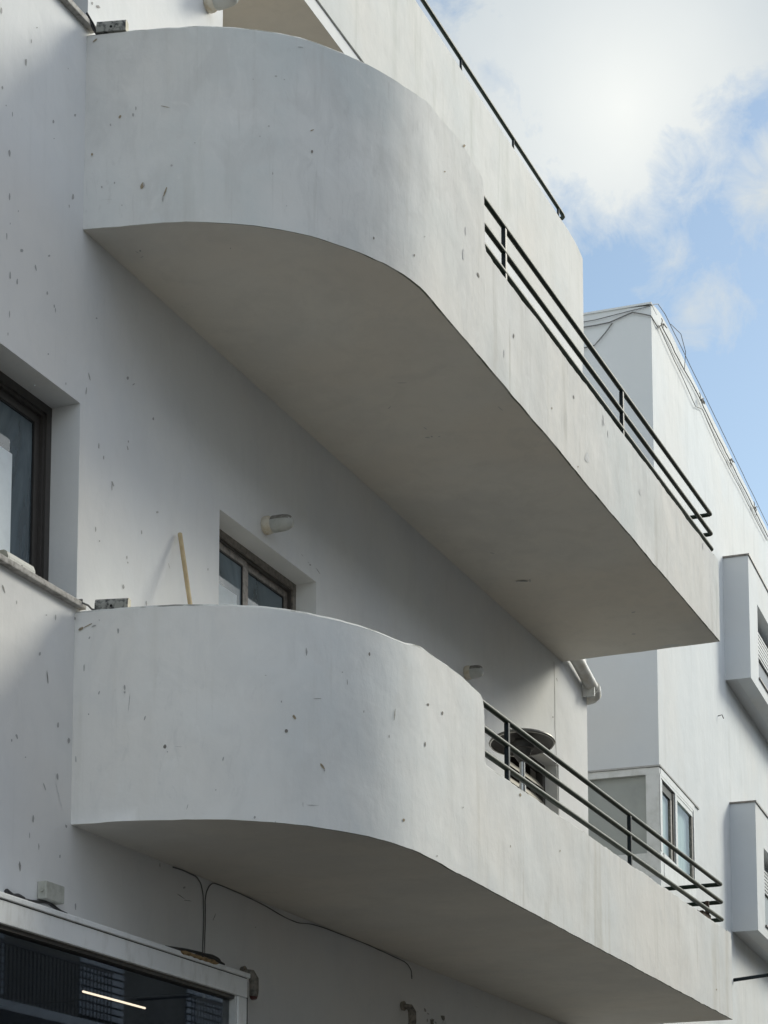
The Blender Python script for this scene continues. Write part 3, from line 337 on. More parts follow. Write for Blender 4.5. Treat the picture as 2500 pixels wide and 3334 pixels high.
def holed(mb, x0, x1, z0, z1, yf, yb, holes, mat, rev=None):
    """wall slab from yf (front) to yb (back) with rectangular holes; reveals included"""
    rev = rev or mat
    xs = sorted({x0, x1, *[h[0] for h in holes], *[h[1] for h in holes]}); zs = sorted({z0, z1, *[h[2] for h in holes], *[h[3] for h in holes]})
    xs = [x for x in xs if x0 <= x <= x1]; zs = [z for z in zs if z0 <= z <= z1]
    ins = lambda x, z: any(h[0] < x < h[1] and h[2] < z < h[3] for h in holes)
    for a, b in zip(xs, xs[1:]):
        for c, d in zip(zs, zs[1:]):
            if ins((a+b)/2, (c+d)/2): continue
            mb.face([(a, yf, c), (b, yf, c), (b, yf, d), (a, yf, d)], mat)
            mb.face([(a, yb, d), (b, yb, d), (b, yb, c), (a, yb, c)], mat)
    for h in holes:
        a, b, c, d = h[:4]
        mb.face([(a, yf, c), (a, yb, c), (b, yb, c), (b, yf, c)][::-1], rev); mb.face([(a, yf, d), (a, yb, d), (b, yb, d), (b, yf, d)], rev)
        mb.face([(a, yf, c), (a, yf, d), (a, yb, d), (a, yb, c)][::-1], rev); mb.face([(b, yf, c), (b, yf, d), (b, yb, d), (b, yb, c)], rev)
    mb.face([(x0, yf, z1), (x1, yf, z1), (x1, yb, z1), (x0, yb, z1)], mat); mb.face([(x0, yb, z0), (x1, yb, z0), (x1, yf, z0), (x0, yf, z0)], mat)
    mb.face([(x0, yb, z0), (x0, yf, z0), (x0, yf, z1), (x0, yb, z1)], mat); mb.face([(x1, yf, z0), (x1, yb, z0), (x1, yb, z1), (x1, yf, z1)], mat)
YF = 5.36
# ------------------------------------------------------------------ ground
mb = MB(); mb.face([(-400, -400, 0), (500, -400, 0), (500, 400, 0), (-400, 400, 0)], 'earth'); tag(mb.build('ground'), kind='structure')
mb = MB(); mb.face([(-60, -6, .004), (160, -6, .004), (160, 2.6, .004), (-60, 2.6, .004)], 'asphalt'); tag(mb.build('road'), kind='structure')
for y0, y1 in ((2.6, 5.30), (-9.0, -6.0)):
    mb = MB(); mb.box(-60, 160, y0, y1, -.05, .12, 'paving', .01); tag(mb.build('pavement'), kind='structure')

# ------------------------------------------------------------------ the main building
bld = empty('apartment_building', (2.0, YF, 0)); bld['_base'] = (2.0, YF, 0)
tag(bld, 'white plastered apartment building with rounded stacked balconies and chipped paint, filling the left and middle', 'building')
HOLES = [(6.6, 8.66, 5.12, 6.16), (6.6, 8.66, 8.215, 9.26), (10.174, 11.48, 5.12, 6.158), (14.95, 16.275, 4.3, 6.158),
         (10.15, 15.4, 7.26, 9.952), (3.2, 10.50, .12, 3.47)]
mb = MB()
holed(mb, -3, 17.08, 0, 10.055, YF, YF+.25, HOLES, 'wall')
def polys(mb, L, fn, mats, seed=1):
    rnd = random.Random(seed)
    for P in L:
        mb.face([fn(*p) for p in P][::-1], rnd.choice(mats))
for P in WALL:
    w = max(p[0] for p in P)-min(p[0] for p in P); h = max(p[1] for p in P)-min(p[1] for p in P)
    big = w > .12 or h > .11
    mb.face([(x, YF-.0015, z) for x, z in P][::-1], 'smudge' if big else ('chip' if w*h > .0022 else ('chip_soft' if w*h > .0009 else 'crack')))
rnd = random.Random(12)                                   # broken render beside the far spotlight
for k in range(16):
    cx_, cz_ = 13.28+rnd.uniform(0, .55), 3.70-rnd.uniform(0, .30); cx_ += (3.7-cz_)*.6
    mb.face([(cx_+rnd.uniform(.02, .07)*math.cos(-t), YF-.0022, cz_+rnd.uniform(.01, .035)*math.sin(-t)) for t in [j*math.pi/3.5 for j in range(7)]], rnd.choice(['chip', 'rust', 'smudge']))
# hairline joint near the corner of the facade
jx = [(16.17, 7.02), (16.185, 6.7), (16.18, 6.45), (16.21, 6.2), (16.23, 5.9), (16.26, 5.6), (16.265, 5.2), (16.26, 4.8)]
for (a, z0), (b, z1) in zip(jx, jx[1:]):
    mb.face([(a, YF-.0015, z0), (b, YF-.0015, z1), (b+.014, YF-.0015, z1), (a+.014, YF-.0015, z0)], 'crack')
wall = mb.build('wall', bld)
# end wall, back wall and the roof slab close the volume
mb = MB(); mb.box(16.83, 17.08, YF+.25, 13, 0, 10.9, 'upper'); mb.box(-3, 16.83, 12.75, 13, 0, 10.9, 'upper'); mb.box(-3, -2.75, YF+.25, 12.75, 0, 10.9, 'upper')
mb.build('side_wall', bld)
mb = MB(); mb.box(-2.75, 16.83, YF+.27, 12.75, 10.1, 10.3, 'soffit'); mb.build('roof', bld)
# upper wall band (proud of the lintel by 12 mm), top edge worn
mb = MB(); n = 150; front = []; back = []; xa, xb = -3., 17.09
xs = [xa+(xb-xa)*i/n for i in range(n+1)] + []
def ztop(x):
    z = 11.105+.008*N(x*1.3)+.006*N(x*6, 2)
    if x > 16.72: t = (x-16.72)/.37; z -= .055*t**2.2
    return z
yo = YF-.012
rows_f = [[(x, yo+.003*N(x*2, z*2), z) for x in xs] for z in (10.062,)]
low = [(x, yo, 10.062+.004*N(x*5, 9)) for x in xs]; hi0 = [(x, yo, ztop(x)-.014) for x in xs]; hi1 = [(x, yo+.012, ztop(x)) for x in xs]
bk = [(x, YF+.20, ztop(x)) for x in xs]; bk0 = [(x, YF+.20, 10.062) for x in xs]
mb.grid([low, hi0], 'upper', False); mb.grid([hi0, hi1], 'grime_top', False); mb.grid([hi1, bk, bk0, low], 'upper', False)
mb.face([low[-1], bk0[-1], bk[-1], hi1[-1], hi0[-1]], 'upper')
mb.build('upper_wall', bld)
# recess (loggia) behind the middle balcony
mb = MB(); x0, x1, y1, z0, z1 = 10.15, 15.4, 6.9, 7.26, 9.952
mb.face([(x0, YF+.25, z1), (x1, YF+.25, z1), (x1, y1, z1), (x0, y1, z1)], 'soffit'); mb.face([(x0, YF+.25, z0), (x1, YF+.25, z0), (x1, y1, z0), (x0, y1, z0)][::-1], 'stone')
mb.face([(x0, y1, z0), (x1, y1, z0), (x1, y1, z1), (x0, y1, z1)], 'soffit')
mb.face([(x0, YF+.25, z0), (x0, y1, z0), (x0, y1, z1), (x0, YF+.25, z1)], 'soffit'); mb.face([(x1, y1, z0), (x1, YF+.25, z0), (x1, YF+.25, z1), (x1, y1, z1)], 'soffit')
mb.face([(x0+.001, YF+.002, z1-.002), (x1-.001, YF+.002, z1-.002), (x1-.001, YF+.25, z1-.002), (x0+.001, YF+.25, z1-.002)], 'soffit')
mb.build('recess', bld)
# dark rooms behind the windows
mb = MB()
for (a, b, c, d, dep) in ((6.5, 8.76, 5.0, 6.3, 3.5), (6.5, 8.76, 8.1, 9.4, 3.5), (10.1, 11.6, 4.9, 6.3, 3), (14.3, 16.4, 4.2, 6.3, 3), (3.1, 12.6, .05, 3.80, 4.5)):
    yb = YF+.25; ye = yb+dep
    for q in ([(a, yb, c), (b, yb, c), (b, ye, c), (a, ye, c)], [(a, yb, d), (a, ye, d), (b, ye, d), (b, yb, d)],
              [(a, ye, c), (b, ye, c), (b, ye, d), (a, ye, d)], [(a, yb, c), (a, ye, c), (a, ye, d), (a, yb, d)], [(b, yb, c), (b, yb, d), (b, ye, d), (b, ye, c)]):
        mb.face(q, 'dark_room')
mb.build('interior', bld)

# ------------------------------------------------------------------ balconies
def path_dense(P, step=.05):
    # Catmull-Rom through the curved part, straight afterwards
    out = []; curve = P[:-1]
    for i in range(len(curve)-1):
        p0 = Vector(curve[max(i-1, 0)]); p1 = Vector(curve[i]); p2 = Vector(curve[i+1]); p3 = Vector(curve[i+2]) if i+2 < len(curve) else Vector((P[-2][0]+.3, P[-2][1]))
        if i == 0: p0 = p1*2-p2
        k = max(2, int((p2-p1).length/step))
        for j in range(k):
            t = j/k
            out.append(.5*((2*p1)+(-p0+p2)*t+(2*p0-5*p1+4*p2-p3)*t*t+(-p0+3*p1-3*p2+p3)*t**3))
    a, b = Vector(P[-2]), Vector(P[-1]); k = int((b-a).length/step)
    out += [a+(b-a)*j/k for j in range(k+1)]
    return out
PM = [(8.65, 5.36), (8.70, 5.16), (8.76, 4.943), (8.836, 4.745), (8.93, 4.585), (9.036, 4.446), (9.165, 4.32), (9.34, 4.20), (9.52, 4.11), (9.68, 4.05), (9.84, 4.015), (10.02, 4.0), (16.40, 4.0)]
PL = [(8.645, 5.36), (8.675, 5.168), (8.715, 4.963), (8.765, 4.79), (8.855, 4.60), (8.98, 4.43), (9.118, 4.30), (9.28, 4.20), (9.46, 4.115), (9.64, 4.06), (9.82, 4.03), (10.02, 4.02), (16.65, 4.02)]
def balcony(P, zs, ztopf, zlow, xstep, mat, chips, seed, label):
    th = .13
    pts = path_dense(P); pts = [p for p in pts if abs(p.x-xstep) > .03 or p.y > 4.2]
    i = max(k for k, p in enumerate(pts) if p.x < xstep)
    yv = P[-1][1]
    pts[i+1:i+1] = [Vector((xstep-.022, yv)), Vector((xstep-.006, yv)), Vector((xstep, yv)), Vector((xstep+.012, yv)), Vector((xstep+.03, yv))]
    def zt(p):
        x = p.x; j = .006*N(x*3+seed, p.y*3)+.004*N(x*14, p.y*14, seed)
        if p.x < xstep-.05: return ztopf(x)+j
        if p.x <= xstep-.02: return ztopf(x)+j-.012
        if p.x <= xstep-.004: return ztopf(x)-.045
        if p.x <= xstep+.001: return ztopf(x)-.11
        if p.x <= xstep+.013: return zlow+.03
        z = zlow+j*1.4
        e = P[-1][0]
        if p.x > e-.25: z -= .05*((p.x-e+.25)/.25)**2
        return z
    nrm = []
    for k, p in enumerate(pts):
        d = (pts[min(k+1, len(pts)-1)]-pts[max(k-1, 0)]).normalized(); nrm.append(Vector((d.y, -d.x)))
    bulge = lambda k, z: .0045*N(pts[k].x*1.7+seed, pts[k].y*1.7, z*1.5)+.0022*N(pts[k].x*6, pts[k].y*6, z*5+seed)
    lv = 14; rows = []
    for l in range(lv+1):
        row = []
        for k, p in enumerate(pts):
            zb = zs+.005*N(p.x*4, p.y*4, seed+3)+.003*N(p.x*13, p.y*13, seed); z = zb+(zt(p)-.012-zb)*l/lv
            q = p+nrm[k]*bulge(k, z)
            if k == 0: q = Vector((p.x, YF+.02))
            row.append((q.x, q.y, z))
        rows.append(row)
    mb = MB(); mb.grid(rows, mat, True)
    cap = [rows[-1]]
    cap.append([(p.x-nrm[k].x*.012, min(YF+.02, p.y-nrm[k].y*.012), zt(p)) for k, p in enumerate(pts)])
    cap.append([(p.x-nrm[k].x*th, min(YF+.02, p.y-nrm[k].y*th), zt(p)) for k, p in enumerate(pts)])
    cap.append([(p.x-nrm[k].x*th, min(YF+.02, p.y-nrm[k].y*th), zs+.14) for k, p in enumerate(pts)])
    mb.grid(cap[:2], 'grime_top', False); mb.grid(cap[1:], mat, False)
    # end return of the low parapet towards the wall
    xe = P[-1][0]; ze = zlow-.05
    mb.box(xe-th, xe-.001, yv+.002, YF-.001, zs+.002, zlow-.004, mat)
    # slab: floor on top, painted soffit below
    low = [(r[0], r[1]) for r in rows[0]]
    bot = [(x, y, z) for (x, y), z in zip(low, [r[2] for r in rows[0]])]
    mb.build_soffit = None
    wl = [(max(b[0], 8.66), YF+.02, zs) for b in bot]
    # soffit as strips between the outline and the wall line
    m_ = 10; R_ = [[tuple(Vector(b).lerp(Vector(w), j/m_)+Vector((0, 0, .0035*N(b[0]*1.1, j*.5, seed)*(0 < j < m_)))) for b, w in zip(bot, wl)] for j in [0, .09]+list(range(1, m_+1))]
    mb.grid(R_[:2], 'grime_low', True); mb.grid(R_[1:], 'soffit', True)
    fl = [[(b[0], b[1]+.1 if b[1] < YF-.2 else b[1], zs+.15) for b in bot], [(w[0], w[1], zs+.15) for w in wl]]
    mb.grid(fl, 'stone', False, False, True)
    # chips and flakes
    acc = [0.]
    for a, b in zip(P, P[1:]): acc.append(acc[-1]+math.hypot(b[0]-a[0], b[1]-a[1]))
    dl = [0.]
    for a, b in zip(pts, pts[1:]): dl.append(dl[-1]+(b-a).length)
    tot = dl[-1]/acc[-1]
    def at(s, z):
        s *= tot
        k = max(j for j in range(len(dl)-1) if dl[j] <= s) if s > 0 else 0
        t = (s-dl[k])/max(1e-6, dl[k+1]-dl[k]); p = pts[k].lerp(pts[k+1], t); n_ = nrm[k].lerp(nrm[k+1], min(1, max(0, t)))
        off = .0025+bulge(k, z)*(1-t)+bulge(k+1, z)*t
        q = p+n_*off; return (q.x, q.y, z)
    rnd = random.Random(seed)
    for Pn in chips:
        w = max(p[0] for p in Pn)-min(p[0] for p in Pn); h = max(p[1] for p in Pn)-min(p[1] for p in Pn)
        if w > .09 and h > .05 or w > .2 or h > .17: mt = 'smudge'
        elif w > .012 and h > .012: mt = rnd.choice(['chip_tan', 'chip_tan', 'chip']) if h < .05 or at(*Pn[0])[0] < 10.2 else 'smudge'
        else: mt = 'crack'
        mb.face([at(*p) for p in Pn], mt)
    if label == 'mid':
        for Pn in SOF: mb.face([(x, y, zs-.006) for x, y in Pn], 'crack')
    return mb.build('balcony', bld)
def lerpf(tab):
    def f(x):
        if x <= tab[0][0]: return tab[0][1]
        for (a, b), (c, d) in zip(tab, tab[1:]):
            if x <= c: t = (x-a)/(c-a); t = t*t*(3-2*t); return b+(d-b)*t
        return tab[-1][1]
    return f
bal_mid = balcony(PM, 7.085, lerpf([(8.6, 8.155), (9.3, 8.165), (9.7, 8.17), (10.1, 8.225), (10.5, 8.262), (10.9, 8.235)]), 7.79, 10.868, 'bal_mid', BAL_MID, 2, 'mid')
bal_low = balcony(PL, 3.985, lerpf([(8.6, 5.07), (9.3, 5.075), (9.7, 5.07), (10.0, 5.108), (10.5, 5.118), (10.8, 5.10), (10.9, 5.075)]), 4.705, 10.875, 'bal_low', BAL_LOW, 5, 'low')
def rails(bal, y, xs0, xe, zs_, posts, zpost, r=.0175):
    for k, z in enumerate(zs_):
        mb = MB()
        xe_ = xe+.012*k
        pts = [(xs0, y, z), (13.5, y, z+.002), (xe_-.03, y, z), (xe_-.008, y+.003, z), (xe_, y+.012, z), (xe_+.002, y+.04, z), (xe_+.002, YF+.01, z)]
        mb.tube(pts, r, 'green', 12); mb.build('rail', bal)
    for x in posts:
        mb = MB(); mb.box(x-.015, x+.015, y-.014, y+.014, zpost, zs_[0]-.012, 'greenpost', .003); mb.box(x-.035, x+.035, y-.03, y+.03, zpost-.03, zpost+.006, 'greenpost'); mb.build('post', bal)
def child_to(parent, fn): return fn
# the balconies are parts; their rails and posts are sub-parts
for b_ in (bal_mid, bal_low): b_['_base'] = (2.0, YF, 0)
rails(bal_mid, 4.06, 10.80, 16.42, (8.190, 8.025, 7.895), (11.38, 13.86), 7.76)
rails(bal_low, 4.08, 10.80, 16.585, (5.098, 4.952, 4.808), (11.42, 13.96), 4.68)
mb = MB(); mb.box(10.85, 15.2, 4.085, 4.095, 7.80, 7.862, 'greenpost'); mb.tube([(10.82, 4.10, 7.872), (15.2, 4.10, 7.872)], .008, 'green', 8); mb.build('dark_bar', bal_mid)  # dark flat bar behind the bottom rail, thin tube above it
# terrace rail on the roof parapet
mb = MB(); mb.tube([(9.5, YF+.02, 11.238), (13.3, YF+.02, 11.238), (16.6, YF+.02, 11.222), (16.655, YF+.025, 11.22), (16.672, YF+.04, 11.219), (16.675, YF+.08, 11.218)], .0175, 'green', 12)
tr = mb.build('terrace_rail', bld); tr['_base'] = (2.0, YF, 0)
for x in (11.7, 12.92, 14.12, 15.32, 16.49):
    mb = MB(); mb.tube([(x, YF+.02, 11.09), (x, YF+.02, 11.225)], .011, 'greenpost', 8); mb.build('bracket', tr)

# ------------------------------------------------------------------ windows of the main building
def window(x0, x1, z0, z1, y, mullions, mat='frame', name='window', dark='frame_dark', fw=.045, glassmat='glass', pale=()):
    mb = MB()
    mb.box(x0, x1, y, y+.07, z1-fw, z1, mat); mb.box(x0, x1, y, y+.07, z0, z0+fw, mat)
    mb.box(x0, x0+fw, y+.001, y+.069, z0+fw, z1-fw, mat); mb.box(x1-fw, x1, y+.001, y+.069, z0+fw, z1-fw, mat)
    # dark rebate inside the frame
    for a, b, c, d in ((x0+fw, x1-fw, z1-fw-.018, z1-fw), (x0+fw, x1-fw, z0+fw, z0+fw+.018)): mb.box(a, b, y+.012, y+.06, c, d, dark)
    mb.box(x0+fw, x0+fw+.018, y+.012, y+.06, z0+fw+.018, z1-fw-.018, dark); mb.box(x1-fw-.018, x1-fw, y+.012, y+.06, z0+fw+.018, z1-fw-.018, dark)
    w = mb.build(name, bld); w['_base'] = (2.0, YF, 0)
    edges = [x0+fw+.018]+mullions+[x1-fw-.018]
    for k, (a, b) in enumerate(zip(edges, edges[1:])):
        yy = y+.018+(.0 if k % 2 == 0 else .012); s = .045; zt_, zb_ = z1-fw-.018, z0+fw+.018
        mb = MB(); mb.box(a, b, yy, yy+.022, zt_-s, zt_, mat, .003); mb.box(a, b, yy, yy+.022, zb_, zb_+s, mat, .003)
        mb.box(a, a+s, yy+.001, yy+.021, zb_+s, zt_-s, mat); mb.box(b-s, b, yy+.001, yy+.021, zb_+s, zt_-s, mat)
        mb.box(a+s, b-s, yy+.006, yy+.014, zt_-s-.008, zt_-s, 'gasket'); mb.box(a+s, a+s+.006, yy+.006, yy+.014, zb_+s, zt_-s-.008, 'gasket'); mb.box(b-s-.006, b-s, yy+.006, yy+.014, zb_+s, zt_-s-.008, 'gasket')
        mb.build('sash', w)
        mb = MB(); g = yy+.012; mb.face([(a+s, g, zb_+s), (b-s, g, zb_+s), (b-s, g, zt_-s), (a+s, g, zt_-s)], glassmat); mb.build('pane', w)
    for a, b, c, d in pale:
        mb = MB(); mb.box(a, b, y+.0235, y+.0265, c, d, 'pale'); mb.build('reflection_sheet', w)  # thin pale sheet added at the pane as a painted bright reflection
    return w
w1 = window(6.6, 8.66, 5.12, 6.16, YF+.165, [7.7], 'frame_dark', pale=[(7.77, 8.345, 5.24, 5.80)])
w2 = window(6.6, 8.66, 8.215, 9.26, YF+.165, [7.7], 'frame_dark')
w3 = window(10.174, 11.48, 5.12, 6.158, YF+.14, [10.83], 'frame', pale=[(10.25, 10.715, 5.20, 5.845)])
mb = MB(); rows = [[(10.9+.46*i/40, YF+.30+.012*math.sin(i*1.3)+.006*math.sin(i*3.1), z) for i in range(41)] for z in (5.14, 6.0)]
mb.grid(rows, 'curtain_in', True); mb.build('net_curtain', w3)
# sills
for z in (5.12, 8.215):
    mb = MB(); mb.box(6.55, 8.70, YF-.035, YF+.19, z-.032, z, 'stone', .005); mb.build('window_sill', bld)
# louvred window behind the heater
mb = MB(); y = YF+.12
mb.box(14.95, 16.275, y, y+.06, 6.10, 6.158, 'frame_dark'); mb.box(16.21, 16.274, y, y+.06, 4.3, 6.10, 'frame_dark'); mb.box(14.951, 15.01, y, y+.06, 4.3, 6.10, 'frame_dark')
lw = mb.build('louvred_window', bld); lw['_base'] = (2.0, YF, 0)
for k in range(13):
    z = 6.0-k*.13; mb = MB()
    a = (15.02, y-.01, z-.055); mb.face([(15.02, y-.015, z-.05), (16.20, y-.015, z-.05), (16.20, y+.05, z+.03), (15.02, y+.05, z+.03)], 'slat')
    mb.face([(15.02, y-.015, z-.058), (16.20, y-.015, z-.058), (16.20, y+.05, z+.022), (15.02, y+.05, z+.022)][::-1], 'slat'); mb.face([(15.02, y-.015, z-.058), (16.20, y-.015, z-.058), (16.20, y-.015, z-.05), (15.02, y-.015, z-.05)], 'slat')
    mb.build('slat', lw)
# shop front
mb = MB(); y0, y1 = 5.10, 5.20
mb.box(2.9, 10.065, y0, y1, 3.308, 3.413, 'shop_frame', .004)
mb.box(9.958, 10.061, y0+.002, YF-.001, .12, 3.306, 'shop_frame', .004)
mb.box(2.9, 10.065, y1+.001, YF-.001, 3.38, 3.412, 'shop_frame')
mb.box(2.9, 3.05, y0+.002, YF-.001, .12, 3.306, 'shop_frame')
mb.box(2.88, 10.078, y0-.010, YF-.001, 3.417, 3.444, 'shop_frame', .004)
mb.box(2.9, 10.06, y0+.003, y1-.002, 3.411, 3.419, 'gasket')
mb.box(10.062, 10.067, y0+.001, YF-.001, .12, 3.40, 'gasket')
mb.box(9.944, 9.958, y0+.010, y1-.01, .12, 3.308, 'white_frame'); mb.box(3.05, 9.944, y0+.02, y1-.01, 3.288, 3.308, 'frame_dark')
sf = mb.build('shop_window', bld); sf['_base'] = (2.0, YF, 0)
mb = MB(); mb.face([(3.05, 5.15, .12), (9.945, 5.15, .12), (9.945, 5.15, 3.29), (3.05, 5.15, 3.29)], 'shop_glass'); mb.build('pane', sf)
# waste pipe at the end of the middle slab
mb = MB(); mb.tube([(16.30, 5.28, 7.20), (16.62, 5.285, 7.135), (16.85, 5.29, 7.075), (17.085, 5.295, 7.012)], .056, 'pvc', 18)
pp = mb.build('waste_pipe', bld); pp['_base'] = (2.0, YF, 0)
mb = MB(); mb.tube([(17.05, 5.295, 7.022), (17.09, 5.297, 7.01), (17.13, 5.308, 6.998), (17.16, 5.335, 6.99), (17.172, 5.39, 6.985), (17.172, 6.2, 6.96)], [.064, .065, .065, .064, .062, .056], 'pvc', 18)
mb.tube([(17.035, 5.294, 7.026), (17.062, 5.295, 7.018)], .068, 'pvc', 18); mb.build('elbow', pp)
mb = MB(); mb.box(16.95, 16.97, 5.25, YF-.001, 6.93, 7.09, 'white_frame'); mb.build('pipe_clip', pp)

# ------------------------------------------------------------------ things on the main building
def wall_lamp(x, z, label, L=.19, r=.049):
    t = empty('wall_lamp', (x, YF, z)); tag(t, label, 'wall lamp', 'round bulkhead lamps on the white wall'); t['_base'] = (x, YF, z)
    mb = MB(); mb.lathe([(0.001, .001), (0.001, r*1.02), (.012, r*1.12), (.035, r*1.12), (.05, r*1.0), (.056, r*.98), (.056, .001)], (x, YF, z), (0, -1, 0), 'lampbase', 20); mb.build('lamp_base', t)
    prof = [(.056, r*.98), (.062, r*1.06), (.075, r*1.05), (.10, r*1.04), (.125, r*1.02), (.15, r*.94), (.168, r*.78), (.18, r*.5), (.185, .001)]
    prof = [(h*L/.185 if h > .06 else h, q) for h, q in prof]
    mb = MB(); mb.lathe(prof, (x, YF, z), (0, -1, 0), 'globe', 24)
    o = mb.build('glass_globe', t)
    o.data.materials.append(M['globe_dirt'])
    for p in o.data.polygons:
        c = p.center
        if c.z > z+r*.30: p.material_index = 1
    return t
wall_lamp(10.745, 6.262, 'bulkhead lamp with dusty globe on the wall above the small sliding window')
wall_lamp(14.10, 6.325, 'bulkhead lamp half hidden behind the top of the lower rounded balcony', .14, .046)
wall_lamp(9.955, 9.125, 'bulkhead lamp with tan base cut off by the top edge of the photo', .20, .05)

mb = MB(); mb.tube([(9.672, 5.338, 5.829), (9.545, 5.20, 5.370), (9.205, 4.831, 4.14)], .0125, 'wood', 10)
tag(mb.build('broom_handle'), 'pale wooden broom handle leaning on the wall above the lower rounded parapet', 'stick')

def block(base, ang, L, h, d, mat, label, hole=True, name='bait_box'):
    mb = MB(); prof = [(-d/2, 0), (-d/2, h*.55), (-d/2+d*.15, h*.88), (-d/2+d*.4, h), (d/2, h), (d/2, 0)]
    c, s = math.cos(ang), math.sin(ang)
    def T(l, w, z): return (base[0]+l*c-w*s, base[1]+l*s+w*c, base[2]+z)
    A = [T(-L/2, w, z) for w, z in prof]; B = [T(L/2, w, z) for w, z in prof]
    for k in range(len(prof)-1): mb.face([A[k], B[k], B[k+1], A[k+1]], mat)
    mb.face(A, 'blockend'); mb.face(B[::-1], 'blockend'); mb.face([A[0], A[-1], B[-1], B[0]], mat)
    if hole:
        mb.face([T(l, -d/2-.0015, h*.55*.6+zz) for l, zz in [(.012*math.cos(t)*.6, .012*math.sin(t)*.6) for t in [k*math.pi/5 for k in range(10)]]], 'hole')
    return tag(mb.build(name), label, 'small box')
pi = math.pi
block((8.725, 5.19, 5.068), R(-75), .17, .066, .06, 'block', 'mottled grey plastic box on the corner of the lower balcony parapet')
block((8.70, 5.235, 8.152), R(-74), .155, .068, .06, 'block', 'blackened plastic box on the corner of the upper balcony parapet')
block((8.18, 5.40, 5.12), 0, .235, .072, .06, 'block_white', 'soiled white plastic box lying on the left window sill')
mb = MB(); mb.tube([(8.655, 5.33, 5.115), (8.675, 5.30, 5.10), (8.69, 5.29, 5.085), (8.71, 5.265, 5.08)], .005, 'cable_grey', 6)
mb.tube([(8.64, 5.345, 5.12), (8.66, 5.33, 5.128), (8.68, 5.345, 5.12)], .007, 'cable_grey', 6)
tag(mb.build('cable'), 'short grey cable from the left window sill to the mottled box', 'cable')
mb = MB(); mb.tube([(8.60, 5.33, 8.235), (8.65, 5.32, 8.20), (8.665, 5.31, 8.155), (8.70, 5.29, 8.16)], .006, 'cable', 6)
mb.tube([(8.62, 5.33, 8.21), (8.655, 5.32, 8.17), (8.67, 5.30, 8.135)], .005, 'cable', 6)
tag(mb.build('cable'), 'short black cable at the upper left corner beside the blackened box', 'cable')

hx, hy = 13.75, 4.80
t = empty('patio_heater', (hx, hy, 4.135)); t['_base'] = (hx, hy, 4.135); tag(t, 'patio heater with round metal reflector standing behind the lower balcony railing', 'heater')
mb = MB(); zc = 5.66
ax_ = (.12, .05, 1)
mb.lathe([(-.030, .229), (-.022, .236), (-.012, .232), (.012, .19), (.034, .12), (.046, .05), (.049, .001)], (hx, hy, zc), ax_, 'dish', 48)
mb.lathe([(-.030, .229), (-.026, .222), (.002, .18), (.024, .11), (.036, .05), (.039, .001)], (hx, hy, zc), ax_, 'burner', 48); mb.lathe([(-.031, .230), (-.031, .222), (-.026, .2215)], (hx, hy, zc), ax_, 'steel', 48); mb.build('reflector', t)  # underside coloured darker; rim in brighter metal as a painted edge highlight
mb = MB(); mb.lathe([(0, .001), (0, .05), (-.03, .055), (-.032, .085), (-.075, .085), (-.08, .07), (-.13, .055), (-.17, .025), (-.17, .001)], (hx, hy, zc+.01), (0, 0, 1), 'burner', 28); mb.build('burner', t)
mb = MB(); mb.tube([(hx, hy, zc-.155), (hx, hy, 4.5)], .020, 'steel', 16); mb.tube([(hx, hy, 5.33), (hx, hy, 5.28)], .025, 'steel', 16); mb.build('pole', t)
mb = MB(); mb.lathe([(0, .001), (0, .17), (.03, .17), (.06, .12), (.36, .11), (.40, .03), (.40, .001)], (hx, hy, 4.136), (0, 0, 1), 'steel', 28); mb.build('base', t)

# junction box and cables over the shop front
mb = MB(); mb.box(8.357, 8.520, YF-.052, YF-.001, 3.562, 3.648, 'box', .004); jb = None
mb.lathe([(0, .001), (0, .012), (.008, .011), (.008, .001)], (8.357, YF-.028, 3.606), (-1, 0, 0), 'box', 12)
tag(mb.build('junction_box'), 'small beige junction box on the wall above the shop window', 'box')
def cable(L, y, r, mat, label, name='cable'):
    mb = MB(); P = [Vector((x, y, z)) for x, z in L]; Q = []
    for a, b in zip(P, P[1:]):
        for k in range(4): q = a.lerp(b, k/4); Q.append(q+Vector((.004*N(q.x*9, q.z*9), 0, .004*N(q.x*9, q.z*9, 5))))
    Q.append(P[-1])
    Q = [Q[0]]+[(Q[i-1]+Q[i]*2+Q[i+1])/4 for i in range(1, len(Q)-1)]+[Q[-1]]
    mb.tube(Q, r, mat, 6); return tag(mb.build(name), label, 'cable')
cable(C1, YF-.005, .0038, 'cable_grey', 'thin cable curving down the wall from the soffit to the shop frame')
cable(C2, YF-.004, .0032, 'cable_thin', 'long sagging cable running right along the top of the shaded wall')
cable(C3, YF-.01, .008, 'cable', 'black cable lying along the shop frame under the junction box')
cable(C4, YF-.012, .012, 'cable', 'knotted cable end at the far left on the shop frame')
cable(C5, 5.25, .010, 'cable', 'thick black cable loop on the right end of the shop frame')
cable(C6, 5.23, .009, 'cable', 'second black cable loop beside the orange foam')
mb = MB(); mb.tube([(9.28+.43*k/14, 5.095+.006*N(k*.9), 3.440+.007*N(k*1.3, 4)) for k in range(15)], [.004]+[.012+.006*N(k*.8, 7) for k in range(13)]+[.004], 'foam', 8)
tag(mb.build('foam_strip'), 'orange brown foam strip oozing over the right part of the shop frame', 'foam')
mb = MB(); mb.tube([(9.20, 5.13, 3.452), (9.40, 5.12, 3.468), (9.56, 5.115, 3.474), (9.70, 5.11, 3.464), (9.80, 5.11, 3.452)], .008, 'cable', 6)
tag(mb.build('cable'), 'dark cable running just above the orange foam strip', 'cable')
